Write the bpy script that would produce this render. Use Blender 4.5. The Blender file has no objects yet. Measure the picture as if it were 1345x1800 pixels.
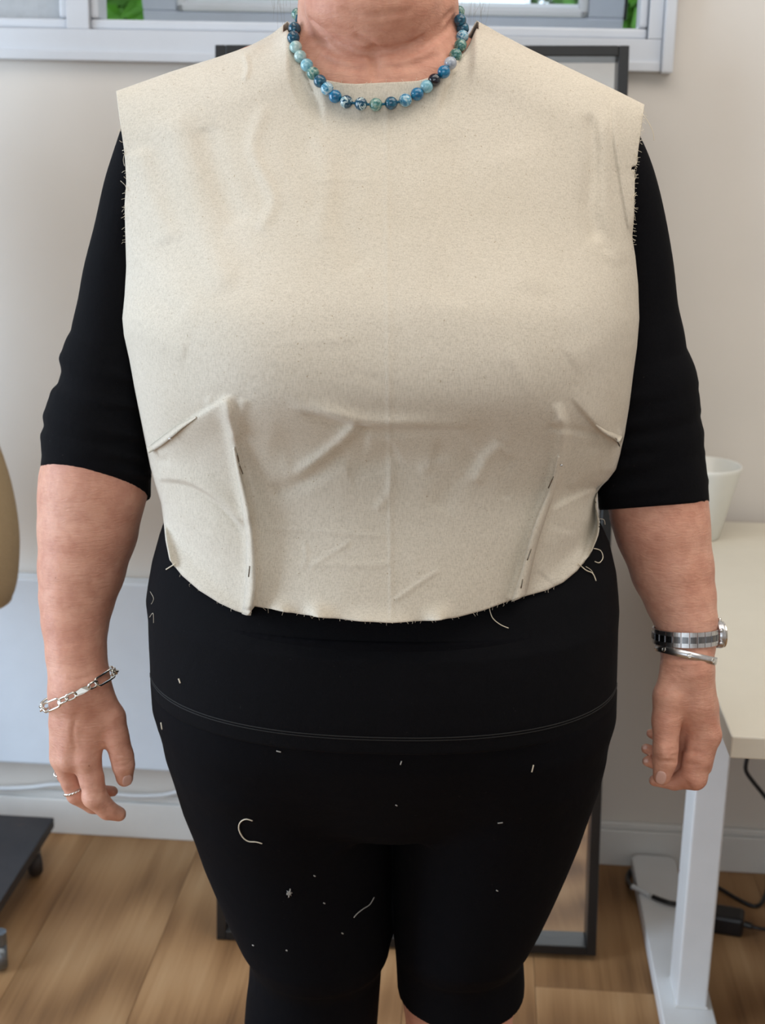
import bpy, bmesh, math, random
import numpy as np
import openvdb as vdb
from mathutils import Vector, Matrix
from mathutils.bvhtree import BVHTree

random.seed(7); rng = np.random.default_rng(7)
SC = bpy.context.scene; COL = SC.collection

# ------------------------------------------------------------------ camera
F, CAM_H = 2450.0, 1.28                       # focal length in pixels of the 1345 wide frame, eye height
PITCH, ROLL, YAW = math.radians(15.4), math.radians(1.3), math.radians(4.0)
cam_d = bpy.data.cameras.new('camera'); cam = bpy.data.objects.new('camera', cam_d); COL.objects.link(cam)
cam_d.sensor_fit = 'HORIZONTAL'; cam_d.sensor_width = 36.0; cam_d.lens = F / 1345 * 36.0
cam_d.clip_start = 0.02; cam_d.clip_end = 60
cam_d.dof.use_dof = True; cam_d.dof.focus_distance = 1.20; cam_d.dof.aperture_fstop = 12.0
_cy, _sy = math.cos(YAW), math.sin(YAW)
_R = Vector((_cy, _sy, 0)); _H = Vector((-_sy, _cy, 0)); _Z = Vector((0, 0, 1))
_f = _H * math.cos(PITCH) - _Z * math.sin(PITCH); _u = _H * math.sin(PITCH) + _Z * math.cos(PITCH)
_r2 = _R * math.cos(ROLL) + _u * math.sin(ROLL); _u2 = _u * math.cos(ROLL) - _R * math.sin(ROLL)
m = Matrix((_r2, _u2, -_f)).transposed().to_4x4(); m.translation = (0, 0, CAM_H); cam.matrix_world = m
SC.camera = cam

# ------------------------------------------------------------------ world, lights, exposure
SC.view_settings.view_transform = 'Standard'; SC.view_settings.look = 'None'
SC.view_settings.exposure = 0.0; SC.view_settings.gamma = 1.0; SC.view_settings.use_curve_mapping = False
W = bpy.data.worlds.new('sky'); SC.world = W; W.use_nodes = True
W.node_tree.nodes['Background'].inputs[0].default_value = (0.80, 0.90, 1.0, 1)
W.node_tree.nodes['Background'].inputs[1].default_value = 2.0

def area(name, loc, target, size, power, col):
    d = bpy.data.lights.new(name, 'AREA'); d.shape = 'RECTANGLE'; d.size, d.size_y = size; d.energy = power; d.color = col
    o = bpy.data.objects.new(name, d); COL.objects.link(o); o.location = loc
    o.rotation_euler = (Vector(target) - Vector(loc)).to_track_quat('-Z', 'Y').to_euler()
    return o
area('garden_door_daylight', (-1.93, 1.25, .95), (0.0, 1.65, 0.75), (1.5, 1.7), 52, (0.66, 0.82, 1.0))
area('ceiling_light', (0.45, 1.05, 2.37), (0.45, 1.15, 0), (2.2, 1.2), 20, (1.0, 0.94, 0.86))
area('room_window_daylight', (-0.2, -1.93, 1.35), (0.0, 1.3, 0.8), (2.6, 1.8), 31, (0.80, 0.91, 1.0))

# ------------------------------------------------------------------ projection helpers (pixel + real depth -> point)
def dirf(px, py):
    u = (px - 672.5) / F; v = -(py - 900) / F
    c, s = math.cos(ROLL), math.sin(ROLL); u2 = u * c - v * s; v2 = u * s + v * c
    cp, sp = math.cos(PITCH), math.sin(PITCH)
    return u2, cp + v2 * sp, -sp + v2 * cp
def P(px, py, D):
    """point in the person's frame (x to the right, y away from the viewer, z up) at distance D"""
    x, y, z = dirf(px, py); return np.stack([x / y * D, np.zeros_like(x) + D, z / y * D + CAM_H], -1)
def W3(p):
    return Vector((p[0] * _cy - p[1] * _sy, p[0] * _sy + p[1] * _cy, p[2]))
def on_z(px, py, z):
    x, y, dz = dirf(px, py); t = (z - CAM_H) / dz; return W3((x * t, y * t, z))
def on_y(px, py, Y):
    x, y, dz = dirf(px, py); w = W3((x, y, dz)); t = Y / w.y; return w * t + Vector((0, 0, CAM_H))

# ------------------------------------------------------------------ materials
def srgb(r, g, b):
    f = lambda c: (c / 255 / 12.92) if c / 255 <= 0.04045 else ((c / 255 + 0.055) / 1.055) ** 2.4
    return (f(r), f(g), f(b), 1)
class Mat:
    def __init__(s, name):
        s.m = bpy.data.materials.new(name); s.m.use_nodes = True; s.t = s.m.node_tree
        s.b = s.t.nodes['Principled BSDF']
    def n(s, typ, **kw):
        x = s.t.nodes.new(typ)
        for k, v in kw.items():
            if k in x.inputs: x.inputs[k].default_value = v
            else: setattr(x, k, v)
        return x
    def l(s, a, b): s.t.links.new(a, b)
    def ramp(s, fac, stops):
        r = s.n('ShaderNodeValToRGB'); s.l(fac, r.inputs[0]); e = r.color_ramp.elements
        e[0].position, e[0].color = stops[0]; e[1].position, e[1].color = stops[-1]
        for p, c in stops[1:-1]:
            q = e.new(p); q.color = c
        return r.outputs[0]
    def coords(s, scale=(1, 1, 1), loc=(0, 0, 0), rot=(0, 0, 0), kind='Object'):
        c = s.n('ShaderNodeTexCoord'); mp = s.n('ShaderNodeMapping'); s.l(c.outputs[kind], mp.inputs[0])
        mp.inputs['Scale'].default_value = scale; mp.inputs['Location'].default_value = loc; mp.inputs['Rotation'].default_value = rot
        return mp.outputs[0]
    def noise(s, vec, scale, detail=3, rough=.5, dist=0):
        x = s.n('ShaderNodeTexNoise', Scale=scale, Detail=detail, Roughness=rough, Distortion=dist); s.l(vec, x.inputs['Vector']); return x.outputs[0]
    def bump(s, h, strength, dist=.001, prev=None):
        x = s.n('ShaderNodeBump', Strength=strength, Distance=dist); s.l(h, x.inputs['Height'])
        if prev is not None: s.l(prev, x.inputs['Normal'])
        s.l(x.outputs[0], s.b.inputs['Normal']); return x.outputs[0]
    def mix(s, fac, a, b, mode='MIX'):
        x = s.n('ShaderNodeMix', data_type='RGBA', blend_type=mode)
        for v, i in ((fac, 0), (a, 6), (b, 7)):
            if isinstance(v, (int, float, tuple)): x.inputs[i].default_value = v
            else: s.l(v, x.inputs[i])
        return x.outputs[2]
    def math(s, op, a, b=0.0):
        x = s.n('ShaderNodeMath', operation=op)
        for v, i in ((a, 0), (b, 1)):
            if isinstance(v, (int, float)): x.inputs[i].default_value = v
            else: s.l(v, x.inputs[i])
        return x.outputs[0]
    def base(s, c):
        if isinstance(c, tuple): s.b.inputs['Base Color'].default_value = c
        else: s.l(c, s.b.inputs['Base Color'])
        return s
def plain(name, rgb, rough=.5, metal=0, vary=.05, scale=25, bump=0, spec=.5):
    k = Mat(name); k.b.inputs['Roughness'].default_value = rough; k.b.inputs['Metallic'].default_value = metal
    k.b.inputs['Specular IOR Level'].default_value = spec
    v = k.noise(k.coords(), scale, 4)
    c = srgb(*rgb); lo = tuple(x * (1 - vary) for x in c[:3]) + (1,); hi = tuple(min(1, x * (1 + vary)) for x in c[:3]) + (1,)
    k.base(k.ramp(v, [(.3, lo), (.7, hi)]))
    if bump: k.bump(v, bump)
    return k.m
M = {}
M['wall'] = plain('painted_plaster', (224, 218, 211), .85, vary=.02, scale=6, bump=.03, spec=.2)
M['ceiling'] = plain('ceiling_paint', (236, 233, 228), .9, vary=.02)
M['upvc'] = plain('white_window_plastic', (208, 211, 217), .35, vary=.015)
M['sash'] = plain('shaded_sash_plastic', (182, 190, 204), .35, vary=.02)  # window plastic with its shade and bluish outdoor light put into the colour
M['baseboard'] = plain('satin_white_paint', (226, 226, 224), .45, vary=.02)
M['radiator'] = plain('white_enamel', (226, 236, 248), .4, vary=.015)
M['desk'] = plain('white_melamine', (218, 211, 195), .45, vary=.015)
M['white_metal'] = plain('white_powder_coat', (226, 228, 230), .4, vary=.02)
M['pot'] = plain('white_glaze', (224, 223, 216), .22, vary=.02)
M['black_frame'] = plain('black_lacquer', (15, 16, 18), .33, vary=.15, spec=.55)
M['black_plastic'] = plain('black_plastic', (16, 16, 19), .4, vary=.15)
M['white_plastic'] = plain('white_cable_sheath', (214, 218, 222), .45, vary=.03)
M['silver'] = plain('polished_silver', (226, 224, 218), .16, 1, vary=.05)
M['steel'] = plain('brushed_steel', (206, 207, 210), .3, 1, vary=.08, scale=300)
M['dark_steel'] = plain('dark_polished_steel', (120, 121, 124), .25, 1, vary=.08, scale=300)
M['pin'] = plain('pin_steel', (120, 112, 100), .3, 1)
M['rubber'] = plain('dark_brown_rubber', (48, 40, 36), .6, vary=.2)
M['zinc'] = plain('zinc_plate', (120, 126, 132), .35, .8, vary=.15)
M['thread'] = plain('cotton_thread', (226, 214, 192), .9, vary=.05)
M['grey_thread'] = plain('grey_lint', (178, 174, 168), .9, vary=.08)
M['subfloor'] = plain('dark_joint', (62, 46, 34), .9)
M['nail'] = plain('nail_keratin', (214, 170, 156), .3, vary=.03, scale=120)
M['hair'] = plain('grey_hair', (150, 142, 134), .5, vary=.2, scale=200)
M['eye'] = plain('eye_white', (232, 228, 222), .15)
M['leaf'] = plain('hedge_leaf', (84, 142, 44), .55, vary=.45, scale=8)
M['soil'] = plain('garden_ground', (120, 150, 80), .95, vary=.3)
M['stitch'] = plain('black_thread', (19, 19, 20), .8)
k = Mat('clear_glass'); tr = k.n('ShaderNodeBsdfTransparent'); gl = k.n('ShaderNodeBsdfGlossy', Roughness=.02); mx = k.n('ShaderNodeMixShader')
fr = k.n('ShaderNodeFresnel', IOR=1.45); k.l(fr.outputs[0], mx.inputs[0]); k.l(tr.outputs[0], mx.inputs[1]); k.l(gl.outputs[0], mx.inputs[2])
k.l(mx.outputs[0], k.t.nodes['Material Output'].inputs[0]); tr.inputs[0].default_value = (.93, .96, .97, 1); M['glass'] = k.m
k = Mat('frosted_glass'); k.b.inputs['Transmission Weight'].default_value = .35; k.b.inputs['Roughness'].default_value = .6
k.base(k.ramp(k.noise(k.coords(), 90, 2), [(.3, srgb(196, 198, 202)), (.7, srgb(206, 208, 212))])); M['frosted'] = k.m
k = Mat('mirror_silver'); k.b.inputs['Metallic'].default_value = 1; k.b.inputs['Roughness'].default_value = .015
k.base((.86, .86, .85, 1)); M['mirror'] = k.m

def oak():
    k = Mat('oak_laminate'); oi = k.n('ShaderNodeObjectInfo'); tc = k.n('ShaderNodeTexCoord')
    off = k.n('ShaderNodeCombineXYZ'); k.l(k.math('MULTIPLY', oi.outputs['Random'], 31.0), off.inputs[0]); k.l(k.math('MULTIPLY', oi.outputs['Random'], 17.0), off.inputs[1])
    add = k.n('ShaderNodeVectorMath', operation='ADD'); k.l(tc.outputs['Object'], add.inputs[0]); k.l(off.outputs[0], add.inputs[1])
    def stretched(sc):
        mp = k.n('ShaderNodeMapping'); k.l(add.outputs[0], mp.inputs[0]); mp.inputs['Scale'].default_value = sc; return mp.outputs[0]
    v = stretched((14, .55, 1)); broad = k.noise(v, 1.5, 4, .6, .5)
    w = k.n('ShaderNodeTexWave', wave_type='RINGS', rings_direction='X', Scale=1.5, Distortion=5.0, Detail=2.5, **{'Detail Scale': .7})
    k.l(stretched((5.5, .75, 1)), w.inputs['Vector'])
    fine = k.noise(stretched((75, 2.2, 1)), 1.5, 4, .65)
    mixd = k.math('ADD', k.math('MULTIPLY', broad, .52), k.math('MULTIPLY', w.outputs[1], .24))
    mixd = k.math('ADD', mixd, k.math('MULTIPLY', fine, .26))
    c = k.ramp(mixd, [(.28, srgb(116, 84, 54)), (.45, srgb(150, 113, 76)), (.6, srgb(172, 134, 94)), (.78, srgb(188, 152, 112))])
    tone = k.ramp(oi.outputs['Random'], [(0, (.86, .86, .86, 1)), (1, (1.04, 1.02, 1.0, 1))])
    k.base(k.mix(1.0, c, tone, 'MULTIPLY')); k.b.inputs['Roughness'].default_value = .6; k.b.inputs['Specular IOR Level'].default_value = .3
    k.bump(fine, .08); return k.m
M['oak'] = oak()

def muslin():
    k = Mat('unbleached_calico'); co = k.coords()
    a = k.noise(k.coords((1100, 1100, 190)), 1, 2, .6); b = k.noise(k.coords((260, 260, 1250)), 1, 2, .6)
    s = k.math('ADD', k.math('MULTIPLY', a, .6), k.math('MULTIPLY', b, .4))
    weave = k.ramp(s, [(.36, (.84, .83, .82, 1)), (.52, (1, 1, 1, 1)), (.66, (1.08, 1.08, 1.09, 1))])
    blot = k.ramp(k.noise(co, 7, 3), [(.3, srgb(209, 199, 182)), (.7, srgb(217, 208, 193))])
    fleck = k.noise(k.coords((420, 420, 420)), 1, 1); fl = k.ramp(fleck, [(.73, (1, 1, 1, 1)), (.78, (.72, .66, .58, 1))])
    c = k.mix(1.0, k.mix(1.0, blot, weave, 'MULTIPLY'), fl, 'MULTIPLY'); k.base(c)
    k.b.inputs['Roughness'].default_value = .95; k.b.inputs['Specular IOR Level'].default_value = .12
    k.b.inputs['Sheen Weight'].default_value = .12
    nb = k.bump(s, .35, .0006); k.bump(k.noise(co, 34, 3, .5, .6), .18, .004, nb)
    return k.m
M['muslin'] = muslin()

def skin():
    k = Mat('skin'); co = k.coords()
    base = k.ramp(k.noise(co, 16, 4, .6), [(.3, srgb(204, 146, 124)), (.52, srgb(216, 162, 139)), (.72, srgb(222, 172, 150))])
    n1 = k.noise(co, 70, 3, .6); mott = k.ramp(n1, [(.35, (.90, .82, .80, 1)), (.6, (1.03, 1.01, 1.0, 1))])
    c = k.mix(1.0, base, mott, 'MULTIPLY')
    vo = k.n('ShaderNodeTexVoronoi', Scale=62.0, Randomness=1.0); k.l(co, vo.inputs['Vector'])
    sep = k.n('ShaderNodeSeparateColor'); k.l(vo.outputs['Color'], sep.inputs[0])
    spot = k.math('MULTIPLY', k.math('LESS_THAN', k.math('ADD', vo.outputs['Distance'], k.math('MULTIPLY', n1, .22)), .16), k.math('GREATER_THAN', sep.outputs[0], .80))
    c = k.mix(k.math('MULTIPLY', spot, .5), c, srgb(158, 98, 70))
    k.base(c); k.b.inputs['Roughness'].default_value = .5; k.b.inputs['Specular IOR Level'].default_value = .35
    k.b.inputs['Subsurface Weight'].default_value = .12; k.b.inputs['Subsurface Radius'].default_value = (.008, .003, .0015); k.b.inputs['Subsurface Scale'].default_value = .6
    fine = k.noise(co, 420, 3, .6); wr = k.noise(k.coords((60, 60, 240)), 1, 4, .6, 1.2)
    nb = k.bump(wr, .38, .0024); k.bump(fine, .25, .0008, nb); return k.m
M['skin'] = skin()

def knit(name, rgb):
    k = Mat(name); co = k.coords(); n = k.noise(k.coords((900, 900, 500)), 1, 2, .6); c = srgb(*rgb)
    lint = k.noise(k.coords((260, 260, 260)), 1, 2, .5)
    cc = k.ramp(n, [(.3, tuple(x * .75 for x in c[:3]) + (1,)), (.7, tuple(x * 1.25 for x in c[:3]) + (1,))])
    k.base(k.mix(k.ramp(lint, [(.74, (0, 0, 0, 1)), (.80, (.25, .25, .25, 1))]), cc, srgb(70, 66, 64)))
    k.b.inputs['Roughness'].default_value = .9; k.b.inputs['Specular IOR Level'].default_value = .1
    nb = k.bump(n, .25, .0005); k.bump(k.noise(co, 28, 3, .5, .8), .25, .004, nb); return k.m
M['black_jersey'] = knit('black_jersey', (14, 14, 17)); M['leggings'] = knit('black_stretch_jersey', (10, 10, 14))
M['form'] = plain('beige_linen', (176, 154, 122), .9, vary=.06, scale=300, bump=.1, spec=.1)
k = Mat('worn_dark_steel'); n = k.noise(k.coords(), 9, 6, .7)
k.base(k.ramp(n, [(.3, srgb(44, 43, 46)), (.62, srgb(58, 55, 56)), (.75, srgb(84, 66, 58))])); k.b.inputs['Roughness'].default_value = .55; k.b.inputs['Metallic'].default_value = .3
M['plate'] = k.m
def agate(name, stops, scale=130, off=0):
    k = Mat(name); v = k.coords(loc=(off, off * .7, off * .3))
    n = k.noise(v, scale, 3, .55, 1.6)
    k.base(k.ramp(n, [(p, srgb(*c)) for p, c in stops])); k.b.inputs['Roughness'].default_value = .07; k.b.inputs['Coat Weight'].default_value = .6
    return k.m
TEAL, BLUE, PALE, GREEN, NAVY, SKY = (10, 78, 104), (18, 116, 158), (176, 204, 202), (70, 128, 124), (6, 22, 40), (112, 172, 196)
A = {'teal': agate('teal_agate', [(.3, (6, 46, 66)), (.5, TEAL), (.7, (28, 110, 136))]),
     'tealwhite': agate('teal_white_agate', [(.35, (6, 60, 84)), (.52, TEAL), (.58, (190, 206, 204)), (.7, (40, 120, 140))], 150, 1),
     'blue': agate('blue_agate', [(.3, (10, 84, 124)), (.55, BLUE), (.72, (52, 146, 182))], 110, 2),
     'blueswirl': agate('blue_swirl_agate', [(.35, (16, 108, 150)), (.5, SKY), (.6, (188, 208, 214)), (.7, BLUE)], 140, 3),
     'pale': agate('pale_agate', [(.3, (130, 176, 178)), (.5, PALE), (.7, (198, 214, 206))], 110, 4),
     'sky': agate('sky_agate', [(.3, (92, 158, 176)), (.55, (138, 190, 204)), (.72, (178, 208, 210))], 120, 5),
     'green': agate('green_agate', [(.3, (52, 96, 88)), (.5, GREEN), (.64, (150, 176, 160)), (.75, (110, 108, 78))], 140, 6),
     'navy': agate('navy_agate', [(.3, (4, 14, 26)), (.6, NAVY), (.8, (16, 46, 70))], 110, 7),
     'lilac': agate('lilac_agate', [(.3, (136, 146, 158)), (.55, (178, 184, 194)), (.75, (196, 196, 190))], 110, 8)}
M['cord'] = plain('teal_silk_cord', (14, 92, 122), .7)

# ------------------------------------------------------------------ object helpers
def mesh_obj(name, verts, faces, mat, parent=None, smooth=False, sharp=None):
    me = bpy.data.meshes.new(name)
    me.from_pydata([tuple(v) for v in verts], [], [tuple(f) for f in faces]); me.update()
    mats = mat if isinstance(mat, (list, tuple)) else [mat]
    for q in mats: me.materials.append(q)
    if smooth: me.polygons.foreach_set('use_smooth', [True] * len(me.polygons))
    o = bpy.data.objects.new(name, me); COL.objects.link(o)
    if parent is not None: o.parent = parent
    return o
def empty(name, loc=(0, 0, 0), rot=(0, 0, 0)):
    o = bpy.data.objects.new(name, None); COL.objects.link(o); o.location = loc; o.rotation_euler = rot; o.empty_display_size = .05; return o
def tag(o, label=None, cat=None, group=None, kind=None):
    for a, b in (('label', label), ('category', cat), ('group', group), ('kind', kind)):
        if b: o[a] = b
    return o
class MB:
    def __init__(s): s.v = []; s.f = []
    def add(s, v, f):
        n = len(s.v); s.v += [tuple(x) for x in v]; s.f += [tuple(i + n for i in q) for q in f]; return s
    def box(s, lo, hi, bev=0.0):
        bm = bmesh.new(); bmesh.ops.create_cube(bm, size=1)
        lo, hi = Vector(lo), Vector(hi)
        for v in bm.verts: v.co = Vector(((lo[i] + hi[i]) / 2 + v.co[i] * (hi[i] - lo[i]) for i in range(3)))
        if bev: bmesh.ops.bevel(bm, geom=bm.edges[:], offset=bev, segments=2, affect='EDGES', profile=.5)
        return s.bm(bm)
    def bm(s, bm):
        bm.verts.ensure_lookup_table(); bm.verts.index_update()
        s.add([v.co.copy() for v in bm.verts], [[v.index for v in f.verts] for f in bm.faces]); bm.free(); return s
    def tube(s, pts, r, closed=False, seg=8, flat=None):
        pts = [Vector(p) for p in pts]; n = len(pts); rs = r if isinstance(r, (list, tuple)) else [r] * n
        rings = []; prev = None
        for i in range(n):
            a = pts[(i - 1) % n] if (closed or i) else pts[0]; b = pts[(i + 1) % n] if (closed or i < n - 1) else pts[-1]
            t = (b - a).normalized()
            if prev is None:
                up = Vector((0, 0, 1)) if abs(t.z) < .9 else Vector((1, 0, 0)); nrm = (up - t * up.dot(t)).normalized()
            else: nrm = (prev - t * prev.dot(t)).normalized()
            prev = nrm; bn = t.cross(nrm)
            rings.append([pts[i] + (nrm * math.cos(2 * math.pi * q / seg) + bn * math.sin(2 * math.pi * q / seg)) * rs[i] for q in range(seg)])
        V = [p for q in rings for p in q]; Fc = []
        for i in range(n if closed else n - 1):
            j = (i + 1) % n
            for q in range(seg): Fc.append((i * seg + q, i * seg + (q + 1) % seg, j * seg + (q + 1) % seg, j * seg + q))
        if not closed: Fc += [tuple(range(seg))[::-1], tuple(range((n - 1) * seg, n * seg))]
        return s.add(V, Fc)
    def lathe(s, prof, seg=32, sx=1, sy=1, c=(0, 0, 0), caps=True):
        V = []; Fc = []
        for r, z in prof:
            V += [(c[0] + r * sx * math.cos(2 * math.pi * q / seg), c[1] + r * sy * math.sin(2 * math.pi * q / seg), c[2] + z) for q in range(seg)]
        for i in range(len(prof) - 1):
            for q in range(seg): Fc.append((i * seg + q, i * seg + (q + 1) % seg, (i + 1) * seg + (q + 1) % seg, (i + 1) * seg + q))
        if caps: Fc += [tuple(range(seg))[::-1], tuple(range((len(prof) - 1) * seg, len(prof) * seg))]
        return s.add(V, Fc)
    def build(s, name, mat, parent=None, smooth=False): return mesh_obj(name, s.v, s.f, mat, parent, smooth)
def interp_curve(pts, n):
    """Catmull-Rom through pts, n samples"""
    P_ = np.array(pts, float); t = np.linspace(0, len(P_) - 1, n); out = []
    for x in t:
        i = min(int(x), len(P_) - 2); f = x - i
        p0, p1, p2, p3 = P_[max(i - 1, 0)], P_[i], P_[i + 1], P_[min(i + 2, len(P_) - 1)]
        out.append(.5 * ((2 * p1) + (-p0 + p2) * f + (2 * p0 - 5 * p1 + 4 * p2 - p3) * f * f + (-p0 + 3 * p1 - 3 * p2 + p3) * f ** 3))
    return np.array(out)

# ================================================================== the room
YW = 2.31; XL, XR, YF, ZC = -1.98, 2.1, -2.0, 2.4
WX0, WX1, WZ0, WZ1 = -1.62, 0.272, 1.375, 2.06        # window opening
b = MB(); T = .28
b.box((XL - .1, YW, -.05), (WX0, YW + T, ZC)); b.box((WX1, YW, -.05), (XR + .1, YW + T, ZC))
b.box((WX0, YW, -.05), (WX1, YW + T, WZ0)); b.box((WX0, YW, WZ1), (WX1, YW + T, ZC))
tag(b.build('wall_back', M['wall']), kind='structure')
tag(MB().box((XL - .1, YF, -.05), (XL, YW, ZC)).build('wall_left', M['wall']), kind='structure')
tag(MB().box((XR, YF, -.05), (XR + .1, YW, ZC)).build('wall_right', M['wall']), kind='structure')
tag(MB().box((XL - .1, YF - .1, -.05), (XR + .1, YF, ZC)).build('wall_front', M['wall']), kind='structure')
tag(MB().box((XL - .1, YF - .1, ZC), (XR + .1, YW + T, ZC + .08)).build('ceiling', M['ceiling']), kind='structure')
floor = tag(MB().box((XL - .1, YF - .1, -.06), (XR + .1, YW + T, -.0105)).build('floor', M['subfloor']), kind='structure')
seam = on_z(156, 1484, 0).x; PWD, PLN = .2015, 1.85; g = .0004
proto = {}
i0 = int(math.floor((XL - seam) / PWD)); i1 = int(math.ceil((XR - seam) / PWD))
y_joint = on_z(990, 1737, 0).y; i_joint = math.floor((on_z(990, 1737, 0).x - seam) / PWD)
for i in range(i0, i1 + 1):
    x0, x1 = max(seam + i * PWD, XL), min(seam + (i + 1) * PWD, XR)
    if x1 - x0 < .01: continue
    y = (y_joint if i == i_joint else 1.05 + .38 * ((i * .618) % 1.0) - (.3 if i == i_joint + 1 else 0)) - PLN * 3
    while y < YW:
        a, c = max(y, YF), min(y + PLN, YW); y += PLN
        if c - a < .02: continue
        key = (round(x1 - x0, 4), round(c - a, 4))
        if key not in proto:
            q = MB().box((g, g, -.0105), (x1 - x0 - g, c - a - g, 0)); me = mesh_obj('floor_board', q.v, q.f, M['oak'], floor); proto[key] = me.data; o = me
        else:
            o = bpy.data.objects.new('floor_board', proto[key]); COL.objects.link(o); o.parent = floor
        o.location = (x0, a, 0)
# baseboard: tall plain board with a rounded top step
b = MB(); b.box((XL, YW - .016, 0), (XR, YW, .070), .002); b.box((XL, YW - .011, .070), (XR, YW, .083), .003)
tag(b.build('baseboard_back', M['baseboard']), kind='structure')
for nm, x in (('left', XL), ('right', XR - .016)):
    tag(MB().box((x, YF, 0), (x + .016, YW - .016, .083), .003).build('baseboard_' + nm, M['baseboard']), kind='structure')

# window: fixed light at the left, top-hung casement pushed open at the right
win = tag(empty('window_1', (WX0, YW, WZ0)), kind='structure')
def wbox(name, boxes, mat, bev=.0012, par=None):
    q = MB()
    for lo, hi in boxes: q.box(lo, hi, bev)
    o = q.build(name, mat, par if par is not None else win); return o
off = Vector((WX0, YW, WZ0)); WWX = WX1 - WX0; WH = WZ1 - WZ0
mxa, mxb = on_y(112, 20, YW).x - WX0, on_y(168, 20, YW).x - WX0          # mullion
oxr = on_y(1127, 20, YW).x - WX0                                        # right edge of the opening
wbox('window_frame', [((0, -.018, 0), (WWX - .0165, .06, .046))], M['upvc'])
wbox('window_board', [((-.01, -.024, -.002), (WWX - .0165, -.002, .013))], M['upvc'], .002)
wbox('window_frame', [((0, -.018, .0463), (.0505, .06, WH))], M['upvc'])
wbox('window_frame', [((oxr + .012, -.018, .0463), (WWX - .0165, .06, WH))], M['upvc'])
wbox('window_frame', [((.051, -.018, WH - .05), (oxr + .011, .06, WH))], M['upvc'])
wbox('mullion', [((mxa + .008, -.016, .0463), (mxb - .0072, .06, WH - .0505))], M['upvc'])
for nm, x0, x1 in (('window_bead', .051, mxa + .007), ('window_bead', mxb - .007, oxr + .011)):
    wbox(nm, [((x0, -.006, .0463), (x1, .05, .062))], M['upvc'], .004)
wbox('window_bead', [((mxb - .007, -.006, .063), (mxb + .006, .05, WH - .052))], M['upvc'], .004)
wbox('window_bead', [((oxr - .002, -.006, .063), (oxr + .011, .05, WH - .052))], M['upvc'], .004)
wbox('window_bead', [((mxa - .006, -.006, .063), (mxa + .007, .05, WH - .052))], M['upvc'], .004)
wbox('frosted_pane', [((.052, .02, .063), (mxa - .007, .032, WH - .052))], M['frosted'], .001)
# open sash, hinged along its top edge
hz = WH - .055
sash = empty('window_sash', (mxb + .012, .075, hz)); sash.parent = win; sash.rotation_euler = (math.radians(19.5), 0, 0)
sw, sh, fw, fb = oxr - .004 - mxb - .012, hz - .038, 0.062, .026
for lo, hi in (((0, 0, -sh), (sw, .055, -sh + fb)), ((0, 0, -fw), (sw, .055, 0)), ((0, 0, -sh + fb), (fw, .055, -fw)), ((sw - fw, 0, -sh + fb), (sw, .055, -fw))):
    wbox('sash_frame', [(lo, hi)], M['sash'], .003, sash)
for lo, hi in (((fw, -.004, -sh + fb), (sw - fw, .03, -sh + fb + .016)), ((fw, -.004, -sh + fb), (fw + .016, .03, -fw)), ((sw - fw - .016, -.004, -sh + fb), (sw - fw, .03, -fw))):
    wbox('glazing_bead', [(lo, hi)], M['upvc'], .005, sash)
wbox('glass_pane', [((fw, .028, -sh + fb), (sw - fw, .034, -fw))], M['glass'], 0, sash)
wbox('window_stay', [((sw + .001, .01, -sh + .02), (sw + .006, .03, -sh + .30))], M['black_plastic'], .001, sash)
tag(MB().box((WX1 - .016, YW - .034, WZ0 - .004), (WX1 + .002, YW + .02, WZ1), .003).build('trim_1', M['upvc']), kind='structure')

# garden outside: lawn, two hedge shrubs (leaves joined as stuff)
tag(MB().box((-4, YW + T + .02, .3), (4, 9, .42)).build('ground', M['soil']), kind='structure')
def shrub(cx, cy, cz, rx, ry, rz, n, label):
    root = tag(empty('garden_shrub', (cx, cy, .42)), label, 'shrub')
    V, Fc = [], []
    for i in range(n):
        d = Vector(rng.normal(size=3)); d.normalize(); s = .55 + .45 * rng.random()
        p = Vector((d.x * rx * s, d.y * ry * s, cz - .42 + d.z * rz * s))
        a = Vector(rng.normal(size=3)); a.normalize(); bb = a.cross(d).normalized(); L = .035 + .03 * rng.random()
        k0 = len(V); V += [p - a * L, p + bb * L * .45 + d * .006, p + a * L, p - bb * L * .45 + d * .006]; Fc += [(k0, k0 + 1, k0 + 2, k0 + 3)]
    tag(mesh_obj('foliage', V, Fc, M['leaf'], root), kind='stuff')
    q = MB()
    for j in range(5):
        a = j * 1.26; q.tube([(0, 0, 0), (.1 * math.cos(a), .1 * math.sin(a), (cz - .42) * .6), (rx * .5 * math.cos(a), ry * .5 * math.sin(a), (cz - .42) * 1.1)], [.02, .014, .006], seg=6)
    q.build('stem', M['rubber'], root)
shrub(-1.15, 4.2, 1.65, .95, .5, 1.1, 11000, 'green leafy shrub seen through the gap at the left of the open window')
shrub(.55, 4.3, 1.7, .5, .45, 1.0, 4500, 'pale green shrub showing in the sliver at the right of the open window')

# panel radiator on the back wall
rx0, rx1 = -1.55, -.36; rz0, rz1 = .150, .505
rad = tag(empty('radiator', (rx0, YW, 0)), 'white flat-panel radiator on the wall behind the bare right forearm', 'radiator')
MB().box((0, -.040, rz0), (rx1 - rx0, -.024, rz1), .004).build('front_panel', M['radiator'], rad)
MB().box((.006, -.0235, rz1 - .012), (rx1 - rx0 - .006, -.002, rz1 - .001), .002).build('top_grille', M['radiator'], rad)
MB().box((.01, -.0235, rz0 + .01), (rx1 - rx0 - .01, -.012, rz1 - .013)).build('back_panel', M['radiator'], rad)
for x in (.18, rx1 - rx0 - .22): MB().box((x, -.0115, rz0 + .03), (x + .04, -.0005, rz1 - .03)).build('wall_bracket', M['radiator'], rad)

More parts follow.
